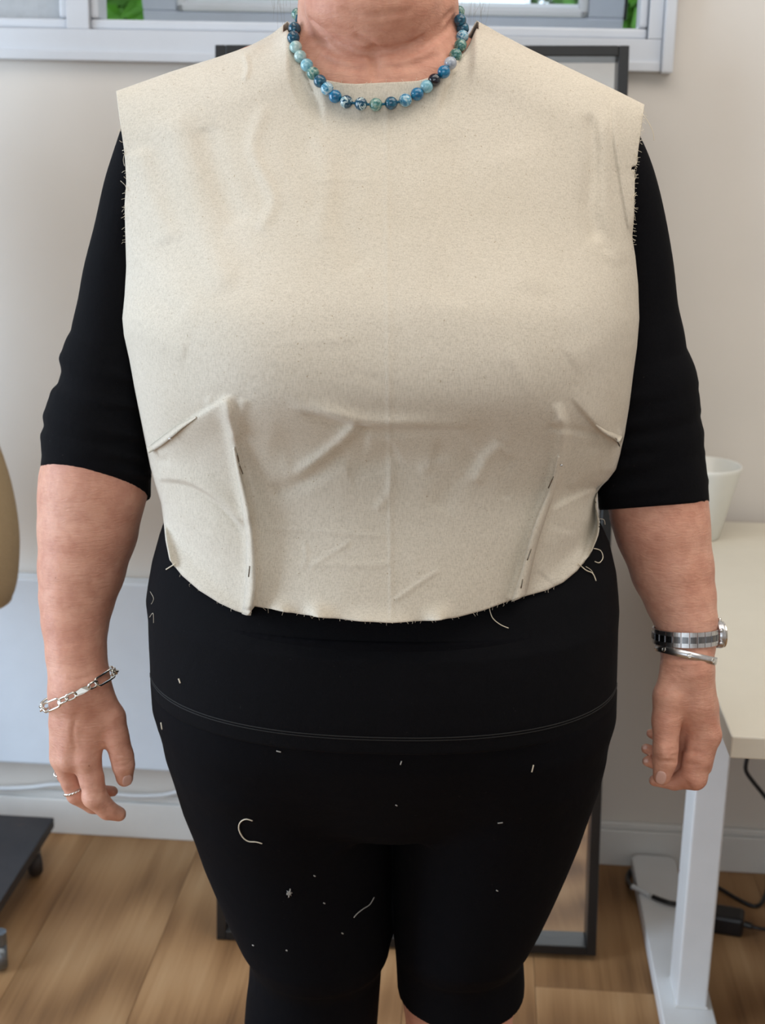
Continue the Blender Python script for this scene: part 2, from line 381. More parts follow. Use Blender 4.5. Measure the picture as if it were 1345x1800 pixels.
# cable lying along the top of the baseboard
def floor_cable(name, pts, r, mat, label, n=60):
    q = MB().tube(interp_curve(pts, n), r, seg=8); o = q.build(name, mat, None, True); tag(o, label, 'cable'); return o
cpts = []
for px, py in ((-60, 1400), (0, 1398), (50, 1384), (110, 1379), (175, 1392), (235, 1408), (290, 1397), (335, 1387), (400, 1390)):
    w = on_y(px, py, YW - .021); cpts.append((w.x, YW - .0215, max(w.z, .0885)))
floor_cable('cable', cpts, .0045, M['white_plastic'], 'white cable running wavily along the top of the baseboard')

# leaning mirror
bl, br = on_z(380, 1655, 0), on_z(1047, 1692, 0); mw = .613
mc = (bl + br) / 2
mir = tag(empty('standing_mirror', (mc.x, 1.979, .0), (math.radians(-7.6), math.radians(-.95), math.radians(.4))),
          'tall black-framed mirror standing on the floor behind the person', 'mirror')
ML, MD, FT = 1.412, .036, .0155; h = mw / 2
MB().box((-h, 0, .006), (-h + FT, MD, ML), .0015).build('frame_stile', M['black_frame'], mir)
MB().box((h - FT, 0, .006), (h, MD, ML), .0015).build('frame_stile', M['black_frame'], mir)
MB().box((-h + FT, 0, .006), (h - FT, MD, .006 + FT), .0015).build('frame_rail', M['black_frame'], mir)
MB().box((-h + FT, 0, ML - FT), (h - FT, MD, ML), .0015).build('frame_rail', M['black_frame'], mir)
MB().box((-h + FT, MD - .008, .006 + FT), (h - FT, MD - .005, ML - FT)).build('mirror_glass', M['mirror'], mir)
MB().box((-h + .004, MD + .0005, .012), (h - .004, MD + .005, ML - .006)).build('back_board', M['black_frame'], mir)
MB().tube([(0, MD + .008, ML * .72), (0, .30, .045)], .009).build('rear_strut', M['black_frame'], mir)

# desk
DZ, DT = .66, .026; dfl = on_z(1283, 1294, DZ); dx0, dy0, dy1 = dfl.x + .002, dfl.y, YW - .035
desk = tag(empty('desk', (dx0, dy0, 0)), 'white desk with a square metal leg at the wall', 'desk')
MB().box((0, 0, DZ - DT), (1.4, dy1 - dy0, DZ), .002).build('desk_top', M['desk'], desk)
cxa, cxb, cya, cyb = on_z(1188, 1772, .03).x, on_z(1242, 1773, .03).x, 1.83, 1.905
def rbox(x0, y0, x1, y1, z0, z1, r, seg=6):
    pts = []
    for cx, cy, a in ((x1 - r, y1 - r, 0), (x0 + r, y1 - r, 90), (x0 + r, y0 + r, 180), (x1 - r, y0 + r, 270)):
        for s in range(seg + 1):
            t = math.radians(a + 90 * s / seg); pts.append((cx + r * math.cos(t), cy + r * math.sin(t)))
    n = len(pts); q = MB()
    q.add([(x, y, z0) for x, y in pts] + [(x, y, z1 - .002) for x, y in pts] + [(x + (.0015 if x < (x0 + x1) / 2 else -.0015), y + (.0015 if y < (y0 + y1) / 2 else -.0015), z1) for x, y in pts],
          [tuple(range(n))[::-1], tuple(range(2 * n, 3 * n))] + [(i + k0 * n, (i + 1) % n + k0 * n, (i + 1) % n + (k0 + 1) * n, i + (k0 + 1) * n) for k0 in (0, 1) for i in range(n)])
    return q
def legset(xa, xb):
    lg = MB().box((xa - dx0, cya - dy0, .031), (xb - dx0, cyb - dy0, DZ - DT - .0005), .003).build('leg', M['white_metal'], desk)
    MB().box((xa - dx0 - .001, cya - dy0 - .001, .0305), (xb - dx0 + .001, cyb - dy0 + .001, .034)).build('leg_collar', M['baseboard'], lg)
    rbox(xa - .022 - dx0, 1.57 - dy0, xb + .010 - dx0, 2.285 - dy0, .006, .030, .014).build('foot', M['white_metal'], desk)
legset(cxa, cxb); legset(cxa + 1.15, cxb + 1.15)
MB().box((cxb - dx0 + .001, .44, DZ - DT - .045), (cxa + 1.15 - dx0 - .001, .48, DZ - DT - .005)).build('cross_rail', M['white_metal'], desk)
# pot on the desk
pb = on_z(1228, 943, DZ)
q = MB().lathe([(.030, 0), (.032, .002), (.0575, .112), (.059, .118), (.0575, .120), (.0555, .118), (.031, .008)], 40)
pot = q.build('pot', M['pot'], None, True); pot.location = (pb.x, pb.y, DZ); tag(pot, 'white tapered pot on the back of the white desk', 'pot')
# cables and power supplies under the desk
def pz(px, py, z): return tuple(on_z(px, py, z))
floor_cable('power_cable', [tuple(on_y(px, py, 2.12)) for px, py in ((1318, 1318), (1312, 1340), (1312, 1356), (1324, 1374), (1345, 1400), (1375, 1440), (1392, 1500))] + [pz(1400, 1560, .004)], .0035, M['black_plastic'], 'black cable hanging down from under the desk top')
floor_cable('power_cable', [pz(1225, 1545, .004), pz(1262, 1560, .004), pz(1300, 1582, .004), pz(1328, 1593, .004), pz(1342, 1582, .004), pz(1352, 1555, .004), pz(1362, 1530, .004)], .0035, M['black_plastic'], 'black cable curving over the floor behind the power brick')
pk = on_z(1284, 1632, 0)
br_ = tag(empty('power_brick', (pk.x - .025, pk.y, 0), (0, 0, math.radians(-12))), 'black power brick on the floor behind the white desk leg', 'power adapter')
MB().box((-.045, -.022, .0), (.045, .022, .034), .006).build('housing', M['black_plastic'], br_)
MB().tube(interp_curve([(.0455, 0, .016), (.075, 0, .012), (.12, .02, .005), (.22, .05, .005)], 20), [.0055] * 4 + [.003] * 16).build('lead', M['black_plastic'], br_)
q = MB()
s_ = empty('extension_lead', pz(1115, 1550, 0)); base = Vector(s_.location); tag(s_, 'black and white lead lying across the foot of the desk', 'cable')
pts = [Vector(pz(*a)) - base for a in ((1124, 1520, .004), (1108, 1532, .004), (1104, 1548, .006), (1112, 1560, .03))]
MB().tube(interp_curve(pts, 18), .0045).build('cord_loop', M['black_plastic'], s_)
pts = [Vector(pz(*a)) - base for a in ((1112, 1558, .036), (1128, 1566, .0365), (1142, 1574, .0365))]
MB().tube(interp_curve(pts, 10), .0042).build('white_plug', M['white_plastic'], s_)
pts = [Vector(pz(*a)) - base for a in ((1147, 1576, .0365), (1162, 1582, .0365), (1182, 1588, .0365), (1205, 1590, .03))]
MB().tube(interp_curve(pts, 12), .0042).build('cord', M['black_plastic'], s_)

# dressmaker's form on a castor base at the left
fe = on_y(29, 960, 2.02); fr_ = .165; fc = Vector((fe.x - fr_, 2.02, 0)); zb = on_y(12, 1068, 2.0).z
form = tag(empty('dress_form', (fc.x, fc.y, 0)), "beige dressmaker's form on a dark castor base", 'dress form')
prof = [(.02, zb + .004), (.135, zb), (.150, zb + .006), (.160, zb + .04), (.165, zb + .11), (.156, zb + .19), (.135, zb + .27), (.118, zb + .34), (.122, zb + .42), (.145, zb + .52), (.150, zb + .60), (.140, zb + .68), (.11, zb + .74), (.055, zb + .775), (.048, zb + .83), (.02, zb + .835)]
zz = interp_curve(prof, 70); MB().lathe([(max(a, .002), c) for a, c in zz], 48, 1, .78).build('torso', M['form'], form, True)
MB().lathe([(.016, .095), (.016, zb + .01)], 16).build('pole', M['zinc'], form)
px1 = on_z(95, 1437, .085).x; py1 = on_z(95, 1437, .085).y
MB().box((px1 - .44 - fc.x, py1 - .385 - fc.y, .066), (px1 - fc.x, py1 - fc.y, .085), .0015).build('base_plate', M['plate'], form)
def castor(x, y, ang, mat):
    c = MB().tube([(x, y, .045), (x, y, .0655)], .012).build('castor', M['zinc'], form)
    R_ = Matrix.Rotation(ang, 4, 'Z'); q = MB()
    prof = [(.004, -.011), (.018, -.011), (.0215, -.007), (.0225, 0), (.0215, .007), (.018, .011), (.004, .011)]
    n = 24; V = []; Fc = []
    for r, t in prof:
        for i in range(n):
            a = 2 * math.pi * i / n; V.append(Vector((x, y, .0235)) + R_ @ Vector((t, r * math.cos(a), r * math.sin(a))))
    for k0 in range(len(prof) - 1):
        for i in range(n): Fc.append((k0 * n + i, k0 * n + (i + 1) % n, (k0 + 1) * n + (i + 1) % n, (k0 + 1) * n + i))
    Fc += [tuple(range(n))[::-1], tuple(range((len(prof) - 1) * n, len(prof) * n))]
    mesh_obj('wheel', V, Fc, mat, c, True)
cw = on_z(70, 1545, 0); castor(cw.x - .012 - fc.x, cw.y - fc.y + .012, .5, M['rubber'])
cw = on_z(-6, 1716, 0); castor(cw.x + .0 - fc.x, cw.y + .02 - fc.y, .35, M['zinc'])
castor(px1 - .40 - fc.x, py1 - .05 - fc.y, 1.0, M['rubber']); castor(px1 - .40 - fc.x, py1 - .33 - fc.y, 2.0, M['rubber'])

# ================================================================== the person (built in her own frame, root between the feet)
RX, RY = .010, 1.31
ROOT = np.array([RX, RY, 0.0])
root_loc = W3((RX, RY, 0))
def local(p): return np.asarray(p) - ROOT

# ---- signed distance modelling
class Field:
    def __init__(s, lo, hi, vox):
        s.lo = np.array(lo, float); s.vox = vox; s.n = np.ceil((np.array(hi) - s.lo) / vox).astype(int) + 1
        s.a = np.full(s.n, .03, np.float32)
    def region(s, lo, hi):
        i = np.clip(np.floor((np.array(lo) - s.lo) / s.vox).astype(int), 0, s.n); j = np.clip(np.ceil((np.array(hi) - s.lo) / s.vox).astype(int) + 1, 0, s.n)
        sl = tuple(slice(a, c) for a, c in zip(i, j)); ax = [s.lo[d] + s.vox * np.arange(i[d], j[d], dtype=np.float32) for d in range(3)]
        return sl, np.meshgrid(*ax, indexing='ij', sparse=True)
    @staticmethod
    def smin(a, c, k):
        if k <= 0: return np.minimum(a, c)
        h = np.maximum(k - np.abs(a - c), 0) / k; return np.minimum(a, c) - h * h * k * .25
    @staticmethod
    def cone(X, p, r, q, R):
        d = [q[i] - p[i] for i in range(3)]; L = sum(x * x for x in d) + 1e-12
        t = np.clip(((X[0] - p[0]) * d[0] + (X[1] - p[1]) * d[1] + (X[2] - p[2]) * d[2]) / L, 0, 1)
        return np.sqrt((X[0] - p[0] - t * d[0]) ** 2 + (X[1] - p[1] - t * d[1]) ** 2 + (X[2] - p[2] - t * d[2]) ** 2) - (r + (R - r) * t)
    def chain(s, pts, rad, k=.008, kin=.0, sy=1.0):
        pts = np.array(pts, float); rad = np.array(rad, float); mr = rad.max() + k + .012
        sl, X = s.region(pts.min(0) - mr, pts.max(0) + mr)
        f = None
        for i in range(len(pts) - 1):
            c = s.cone(X, pts[i], rad[i], pts[i + 1], rad[i + 1]); f = c if f is None else s.smin(f, c, kin)
        s.a[sl] = s.smin(s.a[sl], f.astype(np.float32), k)
    def carve(s, pts, rad, k=.004):
        pts = np.array(pts, float); mr = max(rad) + k + .012; sl, X = s.region(pts.min(0) - mr, pts.max(0) + mr); f = None
        for i in range(len(pts) - 1):
            c = s.cone(X, pts[i], rad[i], pts[i + 1], rad[i + 1]); f = c if f is None else np.minimum(f, c)
        s.a[sl] = -s.smin(-s.a[sl], f.astype(np.float32), k)
    def surf(s, px, py):
        Ds = np.arange(1.12, 1.45, .0008); p = P(np.full_like(Ds, px), np.full_like(Ds, py), Ds); i = (p - s.lo) / s.vox; a = np.floor(i).astype(int); a = np.clip(a, 0, s.n - 2); f = i - a
        v = 0
        for q in range(8):
            o = np.array([q & 1, q >> 1 & 1, q >> 2 & 1]); w = np.prod(np.where(o, f, 1 - f), 1); v = v + w * s.a[tuple((a + o).T)]
        k_ = np.argmax(v < 0); return float(Ds[k_])
    def crease(s, pts, r=.0035, depth=.0016, k=.002, n=14):
        c = interp_curve(pts, n) if len(pts) > 2 else np.linspace(pts[0], pts[1], n)
        Dv = [s.surf(x, y) for x, y in c]
        q = [P(x, y, d - r + depth * math.sin(math.pi * (j + .6) / (n + .2))) for j, ((x, y), d) in enumerate(zip(c, Dv))]
        for j in range(n - 1):
            if abs(Dv[j] - Dv[j + 1]) < .012: s.carve([q[j], q[j + 1]], [r, r], k)
    def fingers(s, chains, k=.006, kf=.0012):
        """every chain is blended into what is there already, but hardly into its neighbours"""
        base = s.a.copy() if len(chains) > 1 else s.a
        for pts, rad in chains:
            pts = np.array(pts, float); rad = np.array(rad, float); mr = rad.max() + .015
            sl, X = s.region(pts.min(0) - mr, pts.max(0) + mr); f = None
            for i in range(len(pts) - 1):
                c = s.cone(X, pts[i], rad[i], pts[i + 1], rad[i + 1]); f = c if f is None else s.smin(f, c, .002)
            f = s.smin(base[sl], f.astype(np.float32), k); s.a[sl] = s.smin(s.a[sl], f, kf)
    def ell(s, c, r, k=.01, rotx=0, sub=False):
        c = np.array(c, float); r = np.array(r, float); R = r.max() + k + .012
        sl, X = s.region(c - R, c + R); x, y, z = X[0] - c[0], X[1] - c[1], X[2] - c[2]
        if rotx: y, z = y * math.cos(rotx) + z * math.sin(rotx), -y * math.sin(rotx) + z * math.cos(rotx)
        q = np.sqrt((x / r[0]) ** 2 + (y / r[1]) ** 2 + (z / r[2]) ** 2); g2 = np.sqrt((x / r[0] ** 2) ** 2 + (y / r[1] ** 2) ** 2 + (z / r[2] ** 2) ** 2) + 1e-9
        f = (q * (q - 1) / g2).astype(np.float32)
        s.a[sl] = -s.smin(-s.a[sl], f, k) if sub else s.smin(s.a[sl], f, k)
    def zloft(s, rows, k=.01, n=2.3, z0=None, z1=None):
        """rows: z, x left, x right, y middle, depth in front, depth behind; smooth interpolation over z"""
        R = np.array(sorted(rows)); za = R[0, 0] if z0 is None else z0; zb_ = R[-1, 0] if z1 is None else z1
        sl, X = s.region((R[:, 1].min() - .04, (R[:, 3] - R[:, 4]).min() - .04, za - .03), (R[:, 2].max() + .04, (R[:, 3] + R[:, 5]).max() + .04, zb_ + .03))
        z = X[2]; I = lambda c: np.interp(z, R[:, 0], R[:, c])
        cx = (I(1) + I(2)) / 2; a = (I(2) - I(1)) / 2; yc = I(3); bf = I(4); bb = I(5)
        dx = np.abs(X[0] - cx) / a; dy = (X[1] - yc); dy = np.where(dy < 0, -dy / bf, dy / bb)
        q = (dx ** n + dy ** n) ** (1 / n); f = (q - 1) * np.minimum(a, np.minimum(bf, bb))
        f = np.maximum(f, np.maximum(za - z, z - zb_)).astype(np.float32)
        s.a[sl] = s.smin(s.a[sl], f, k)
    def cut(s, p, nrm, lo=None, hi=None):
        """remove what lies on the side the normal points to (inside the box lo..hi)"""
        sl, X = s.region(s.lo if lo is None else lo, s.lo + s.vox * s.n if hi is None else hi)
        d = ((X[0] - p[0]) * nrm[0] + (X[1] - p[1]) * nrm[1] + (X[2] - p[2]) * nrm[2]).astype(np.float32)
        s.a[sl] = np.maximum(s.a[sl], d)
    def mesh(s, name, mat, parent=None, smooth=2):
        g_ = vdb.FloatGrid(.02); g_.copyFromArray(np.clip(s.a, -.02, .02), tolerance=0.0)
        p, q = g_.convertToQuads(isovalue=0.0); p = p * s.vox + s.lo - ROOT
        me = bpy.data.meshes.new(name); me.vertices.add(len(p)); me.vertices.foreach_set('co', p.astype(np.float32).ravel())
        q = q[:, ::-1].astype(np.int32)
        me.loops.add(q.size); me.loops.foreach_set('vertex_index', q.ravel()); me.polygons.add(len(q))
        me.polygons.foreach_set('loop_start', np.arange(0, q.size, 4, dtype=np.int32)); me.polygons.foreach_set('loop_total', np.full(len(q), 4, np.int32))
        me.update(calc_edges=True); me.validate()
        bm = bmesh.new(); bm.from_mesh(me); vs = bm.verts[:]
        for _ in range(smooth): bmesh.ops.smooth_vert(bm, verts=vs, factor=.5, use_axis_x=True, use_axis_y=True, use_axis_z=True)
        vol = bm.calc_volume(signed=True)
        if vol < 0: bmesh.ops.reverse_faces(bm, faces=bm.faces[:])
        bm.to_mesh(me); bm.free()
        me.polygons.foreach_set('use_smooth', [True] * len(me.polygons)); me.materials.append(mat)
        o = bpy.data.objects.new(name, me); COL.objects.link(o)
        if parent is not None: o.parent = parent
        return o
def pr(px, py, D): return P(px, py, D)
def rpx(r, D, py=900):                       # a radius in pixels at distance D -> metres
    x, y, z = dirf(672.5, py); dep = D / y; return r / F * dep
def sil(rows, D):                            # silhouette rows (py, xl, xr) -> (centre points, radii)
    pts, rad = [], []
    for row in rows:
        y, a, c = row[:3]; d = row[3] if len(row) > 3 else D
        p, q = pr(a, y, d), pr(c, y, d); pts.append((p + q) / 2); rad.append(np.linalg.norm(q - p) / 2)
    return np.array(pts), np.array(rad)

# ---- body
B = Field((-.39, 1.02, -.004), (.40, 1.56, 1.64), .0020)
# trunk under the clothes
def rows_from(pxrows):
    out = []
    for y, a, c, D, bf, bb in pxrows:
        p, q = pr(a, y, D), pr(c, y, D); out.append(((p[2] + q[2]) / 2, p[0], q[0], D, bf, bb))
    return out
TR = rows_from([(250, 330, 1010, 1.335, .055, .07), (400, 270, 1060, 1.325, .10, .11), (560, 250, 1080, 1.315, .14, .13), (700, 262, 1075, 1.31, .155, .13),
                (840, 300, 1030, 1.31, .135, .13), (940, 300, 1050, 1.31, .14, .14), (1040, 292, 1058, 1.31, .155, .15), (1180, 298, 1052, 1.31, .16, .16),
                (1290, 316, 1038, 1.31, .115, .15), (1340, 330, 1025, 1.31, .07, .13)])
B.zloft(TR, .01)
SH = [(665, 215, 1.355, 170), (470, 190, 1.345, 92), (340, 215, 1.345, 70), (285, 270, 1.345, 52)]
SHR = [(665, 215, 1.355, 170), (860, 190, 1.345, 92), (995, 220, 1.345, 70), (1050, 280, 1.345, 52)]
for S_ in (SH, SHR): B.chain([pr(a, c, d) for a, c, d, r in S_], [rpx(r, d) for a, c, d, r in S_], .03, .02)
# neck: trunk, chin bulge with its fold, side tendons
B.chain([pr(665, 260, 1.36), pr(665, 120, 1.352), pr(665, 20, 1.345), pr(665, -60, 1.345)], [rpx(148, 1.35), rpx(127, 1.35), rpx(124, 1.35), rpx(120, 1.35)], .015, .01)
B.chain([pr(560, 175, 1.335), pr(625, 128, 1.305), pr(705, 128, 1.305), pr(790, 170, 1.335)], [rpx(44, 1.33)] * 4, .03, .01)
# arms
LA = [(250, 240, 352, 1.335), (400, 180, 280, 1.34), (560, 142, 262, 1.345), (700, 104, 262, 1.345), (800, 82, 262, 1.345), (850, 71, 259, 1.345), (880, 69, 251, 1.342), (930, 68, 241, 1.336), (1000, 68, 219, 1.325), (1050, 70, 201, 1.315),
      (1090, 74, 190, 1.305), (1150, 82, 186, 1.29), (1185, 87, 190, 1.282), (1215, 88, 192, 1.276)]
p_, r_ = sil(LA, 1.3); B.chain(p_, r_, .012, .004)
RA = [(255, 985, 1100, 1.335), (400, 1045, 1155, 1.34), (560, 1065, 1180, 1.345), (700, 1055, 1208, 1.345), (800, 1060, 1225, 1.345), (860, 1066, 1240, 1.345), (900, 1074, 1244, 1.342), (930, 1083, 1247, 1.336), (1000, 1110, 1254, 1.325), (1050, 1134, 1258, 1.315),
      (1090, 1152, 1260, 1.305), (1130, 1161, 1257, 1.295), (1165, 1164, 1253, 1.285)]
p_, r_ = sil(RA, 1.3); B.chain(p_, r_, .012, .004)
# hands: palms first, then each finger
def hp(D0, lst): return [pr(a, c, D0 + d / 1000) for a, c, d, r in lst], [rpx(r, D0) for a, c, d, r in lst]
D0 = 1.268
for ch in ([(158, 1205, 2, 33), (163, 1270, -2, 27), (152, 1335, -6, 25)], [(138, 1205, 0, 34), (134, 1270, -3, 28), (122, 1335, -5, 24)], [(120, 1210, 6, 31), (114, 1270, 4, 26), (108, 1330, 4, 21)], [(112, 1215, 12, 25), (108, 1270, 14, 21), (104, 1318, 17, 17)], [(172, 1208, 4, 22), (196, 1262, 2, 25), (203, 1295, -2, 22)]):
    p_, r_ = hp(D0, ch); B.chain(p_, r_, .008, .004)
D1 = 1.278
for ch in ([(1215, 1175, -4, 36), (1222, 1235, -6, 34), (1239, 1290, -8, 27)], [(1222, 1180, 6, 33), (1232, 1240, 8, 31), (1243, 1290, 12, 25)], [(1218, 1180, 16, 32), (1230, 1240, 24, 28), (1236, 1290, 28, 23)], [(1206, 1180, 22, 28), (1214, 1240, 36, 24), (1222, 1285, 42, 19)], [(1192, 1175, 0, 30), (1178, 1225, -8, 30), (1171, 1268, -14, 24)]):
    p_, r_ = hp(D1, ch); B.chain(p_, r_, .008, .004)
LF = [[(203, 1290, -2, 22), (214, 1328, -6, 22), (217, 1345, -7, 21), (219, 1368, -5, 16)],
      [(152, 1335, -6, 25), (161, 1368, -11, 23), (166, 1400, -16, 23), (189, 1424, -13, 18), (209, 1431, -8, 14)],
      [(110, 1335, 2, 21), (124, 1376, 0, 17.5), (134, 1397, -1, 18), (162, 1417, 4, 14), (190, 1424, 10, 11)],
      [(104, 1326, 15, 15.5), (114, 1364, 17, 14.5), (136, 1386, 19, 14), (172, 1390, 19, 12), (198, 1391, 17, 10.5)],
      [(104, 1318, 24, 15), (116, 1356, 32, 12), (128, 1370, 34, 12), (150, 1376, 34, 10), (170, 1374, 32, 9)]]
RF = [[(1172, 1265, -14, 25), (1170, 1316, -22, 23), (1169, 1338, -24, 22), (1164, 1364, -25, 17)],
      [(1239, 1290, -8, 28), (1227, 1332, -12, 27), (1219, 1364, -12, 25), (1186, 1376, -8, 14), (1150, 1372, -4, 10.5)],
      [(1242, 1292, 12, 25), (1232, 1345, 10, 21), (1216, 1356, 8, 19), (1178, 1352, 4, 12.5), (1138, 1338, 0, 10)],
      [(1236, 1290, 28, 22), (1226, 1330, 26, 18), (1210, 1338, 22, 16), (1172, 1330, 14, 11.5), (1136, 1316, 8, 10)],
      [(1222, 1285, 42, 18), (1214, 1308, 40, 15), (1198, 1312, 36, 13), (1170, 1302, 28, 10.5), (1144, 1289, 20, 9)]]
p_, r_ = hp(D1, [(1198, 1250, 4, 26), (1203, 1300, 10, 24), (1198, 1345, 14, 21)]); B.chain(p_, r_, .008)
B.fingers([hp(D0, c) for c in LF] + [hp(D1, c) for c in RF], .006, .0010)
# knuckles
for a, c, d, r in ((150, 1336, -14, 15), (120, 1338, -12, 13), (165, 1400, -20, 14)):
    B.chain([pr(a, c, D0 + d / 1000), pr(a + 3, c + 3, D0 + d / 1000)], [rpx(r, D0)] * 2, .006)
for a, c, d, r in ((1244, 1290, -10, 20), (1222, 1368, -18, 16), (1168, 1322, -30, 15)):
    B.chain([pr(a, c, D1 + d / 1000), pr(a + 2, c + 3, D1 + d / 1000)], [rpx(r, D1)] * 2, .006)
# head: skull, jaw, double chin, features
hc = pr(665, -235, 1.335); hx = hc[0]
B.ell((hx, 1.350, 1.520), (.076, .095, .098), .02); B.ell((hx, 1.313, 1.468), (.062, .066, .084), .018)
B.ell((hx - .002, 1.268, 1.404), (.027, .024, .021), .016)
cb = pr(655, -6, 1.290); B.ell(cb, (.058, .050, .034), .012)
B.chain([pr(552, 2, 1.318), pr(596, 40, 1.290), pr(652, 54, 1.277), pr(716, 46, 1.283), pr(776, 4, 1.318)], [rpx(r, 1.28) for r in (22, 29, 32, 30, 22)], .006, .004)
B.ell((hx - .004, 1.288, 1.378), (.054, .044, .026), .012)
B.chain([pr(552, 66, 1.326), pr(602, 98, 1.300), pr(640, 104, 1.288)], [rpx(r, 1.3) for r in (15, 17, 13)], .004); B.chain([pr(776, 62, 1.326), pr(724, 98, 1.300), pr(678, 106, 1.288)], [rpx(r, 1.3) for r in (15, 17, 13)], .004)
B.chain([pr(641, 100, 1.2815), pr(645, 150, 1.280)], [.0045, .0055], .004); B.chain([pr(676, 102, 1.2815), pr(674, 150, 1.280)], [.0045, .0055], .004)
B.chain([(hx, 1.266, 1.510), (hx, 1.250, 1.490), (hx, 1.238, 1.467)], [.008, .009, .0115], .010); B.chain([(hx - .012, 1.249, 1.463), (hx + .012, 1.249, 1.463)], [.0075, .0075], .005)
for s in (-1, 1):
    B.ell((hx + s * .032, 1.250, 1.505), (.017, .012, .010), .010, sub=True); B.ell((hx + s * .034, 1.268, 1.525), (.021, .009, .006), .012)
    B.chain([(hx + s * .019, 1.2655, 1.505), (hx + s * .031, 1.2595, 1.5125), (hx + s * .045, 1.268, 1.506)], [.003, .0034, .003], .003)
    B.chain([(hx + s * .020, 1.2665, 1.503), (hx + s * .032, 1.2620, 1.4975), (hx + s * .045, 1.269, 1.503)], [.0028, .003, .0028], .003)
    B.ell((hx + s * .080, 1.352, 1.492), (.009, .019, .032), .006); B.ell((hx + s * .040, 1.272, 1.468), (.022, .016, .020), .02)
B.chain([(hx - .022, 1.257, 1.4350), (hx, 1.2475, 1.438), (hx + .022, 1.257, 1.4350)], [.004, .0062, .004], .004)
B.chain([(hx - .020, 1.257, 1.4290), (hx, 1.2475, 1.4265), (hx + .020, 1.257, 1.4290)], [.004, .0070, .004], .004)
B.carve([(hx - .023, 1.2525, 1.4325), (hx, 1.2405, 1.4325), (hx + .023, 1.2525, 1.4325)], [.0022] * 3, .002)
# legs and feet
for cxp, fx in ((553, -1), (808, 1)):
    k_ = pr(cxp, 1745, 1.335); kx = k_[0]; hipx = kx + .012 * fx
    B.chain([(hipx, 1.33, .70), (hipx, 1.325, .58), (kx, 1.335, .44), (kx, 1.345, .36), (kx + .004 * fx, 1.355, .27), (kx + .006 * fx, 1.352, .12), (kx + .008 * fx, 1.355, .07)], [.078, .080, .064, .060, .059, .040, .040], .02, .01)
    B.chain([(kx + .01 * fx, 1.385, .034), (kx + .014 * fx, 1.29, .040), (kx + .02 * fx, 1.20, .026)], [.034, .036, .026], .02, .01)
    for t in range(5):
        tx = kx + .02 * fx + (t - 2) * .0145 * -fx; ln = (.050, .048, .044, .038, .032)[t]
        B.chain([(tx, 1.195, .020), (tx * .97 + (kx + .02 * fx) * .03, 1.195 - ln, .012)], [.011, .0105 if t == 0 else .008], .006)
for pts, r_, dp in (([(545, 36), (590, 76), (632, 92), (660, 91), (712, 84), (760, 56), (796, 22)], .0035, .0030), ([(690, 100), (736, 86), (782, 56), (800, 34)], .003, .0016), ([(548, 66), (590, 92), (634, 104)], .003, .0014), ([(655, 94), (658, 112), (660, 138)], .0035, .0022), ([(626, 66), (650, 76), (664, 92)], .003, .0012),
                    ([(600, 18), (650, 30), (720, 22)], .004, .0010), ([(568, 104), (610, 118), (640, 120)], .003, .0008), ([(690, 118), (730, 112), (770, 96)], .003, .0008)):
    B.crease(pts, r_, dp)
for pts, dp in (([(200, 1328), (234, 1330)], .0008), ([(200, 1337), (235, 1339)], .0010), ([(201, 1346), (234, 1348)], .0007), ([(146, 1396), (187, 1393)], .0008), ([(147, 1404), (188, 1403)], .0009), ([(118, 1392), (146, 1390)], .0006), ([(186, 1420), (196, 1440)], .0008),
                ([(1149, 1320), (1190, 1319)], .0007), ([(1148, 1329), (1191, 1329)], .0010), ([(1148, 1338), (1190, 1340)], .0009), ([(1202, 1318), (1234, 1324)], .0009), ([(1202, 1342), (1232, 1346)], .0010), ([(1206, 1376), (1216, 1392)], .0010), ([(1166, 1172), (1206, 1175), (1250, 1168)], .0010), ([(1166, 1181), (1200, 1184), (1240, 1178)], .0008),
                ([(92, 1188), (130, 1196), (180, 1180)], .0008), ([(134, 1255), (128, 1290), (132, 1320)], .0006)):
    B.crease(pts, .0020, dp, .0012)
person = B.mesh('person', M['skin'], None, 2)
person.location = root_loc; person.rotation_euler = (0, 0, YAW)
tag(person, 'person standing with arms down, in a pinned cream bodice over black clothes', 'person')
del B
PID = person

# ---- black top (trunk, sleeves) and leggings
LOW = [(860, 283, 1052, 1.31, .150, .15), (905, 280, 1062, 1.31, .152, .15), (940, 275, 1072, 1.31, .160, .155), (985, 268, 1080, 1.31, .170, .16), (1020, 265, 1083, 1.31, .178, .165),
       (1045, 263, 1084, 1.31, .181, .165), (1075, 267, 1082, 1.31, .184, .165), (1110, 268, 1081, 1.31, .186, .17), (1150, 270, 1080, 1.31, .186, .17), (1190, 271, 1079, 1.31, .183, .175)]
SHT = Field((-.37, 1.10, .70), (.36, 1.52, 1.40), .0022)
up = [(230, 340, 1000, 1.34, .035, .075), (300, 285, 1058, 1.335, .050, .10), (420, 262, 1074, 1.325, .090, .12), (560, 256, 1082, 1.315, .130, .135), (640, 264, 1076, 1.312, .145, .135), (720, 276, 1066, 1.31, .140, .135), (800, 296, 1040, 1.31, .118, .14), (850, 306, 1024, 1.31, .112, .145)]
UPLOW = [(880, 304, 1032, 1.31, .114, .15), (905, 296, 1054, 1.31, .122, .15), (940, 284, 1070, 1.31, .136, .155), (985, 272, 1080, 1.31, .158, .16), (1020, 266, 1083, 1.31, .170, .165)]
HEMZ = float(pr(690, 1330, 1.126)[2])
SHT.zloft(rows_from(up + UPLOW + LOW[5:] + [(1260, 270, 1080, 1.31, .182, .175)]), .012, z0=HEMZ)
for S_ in (SH, SHR):
    S2 = S_[1:]; SHT.chain([pr(a, c + 4, d) for a, c, d, r in S2], [rpx(r + 2, d) for a, c, d, r in S2], .03, .02)
def edge(rows, n):                            # dense (L,R) pairs from sparse edge points
    return interp_curve(rows, n)
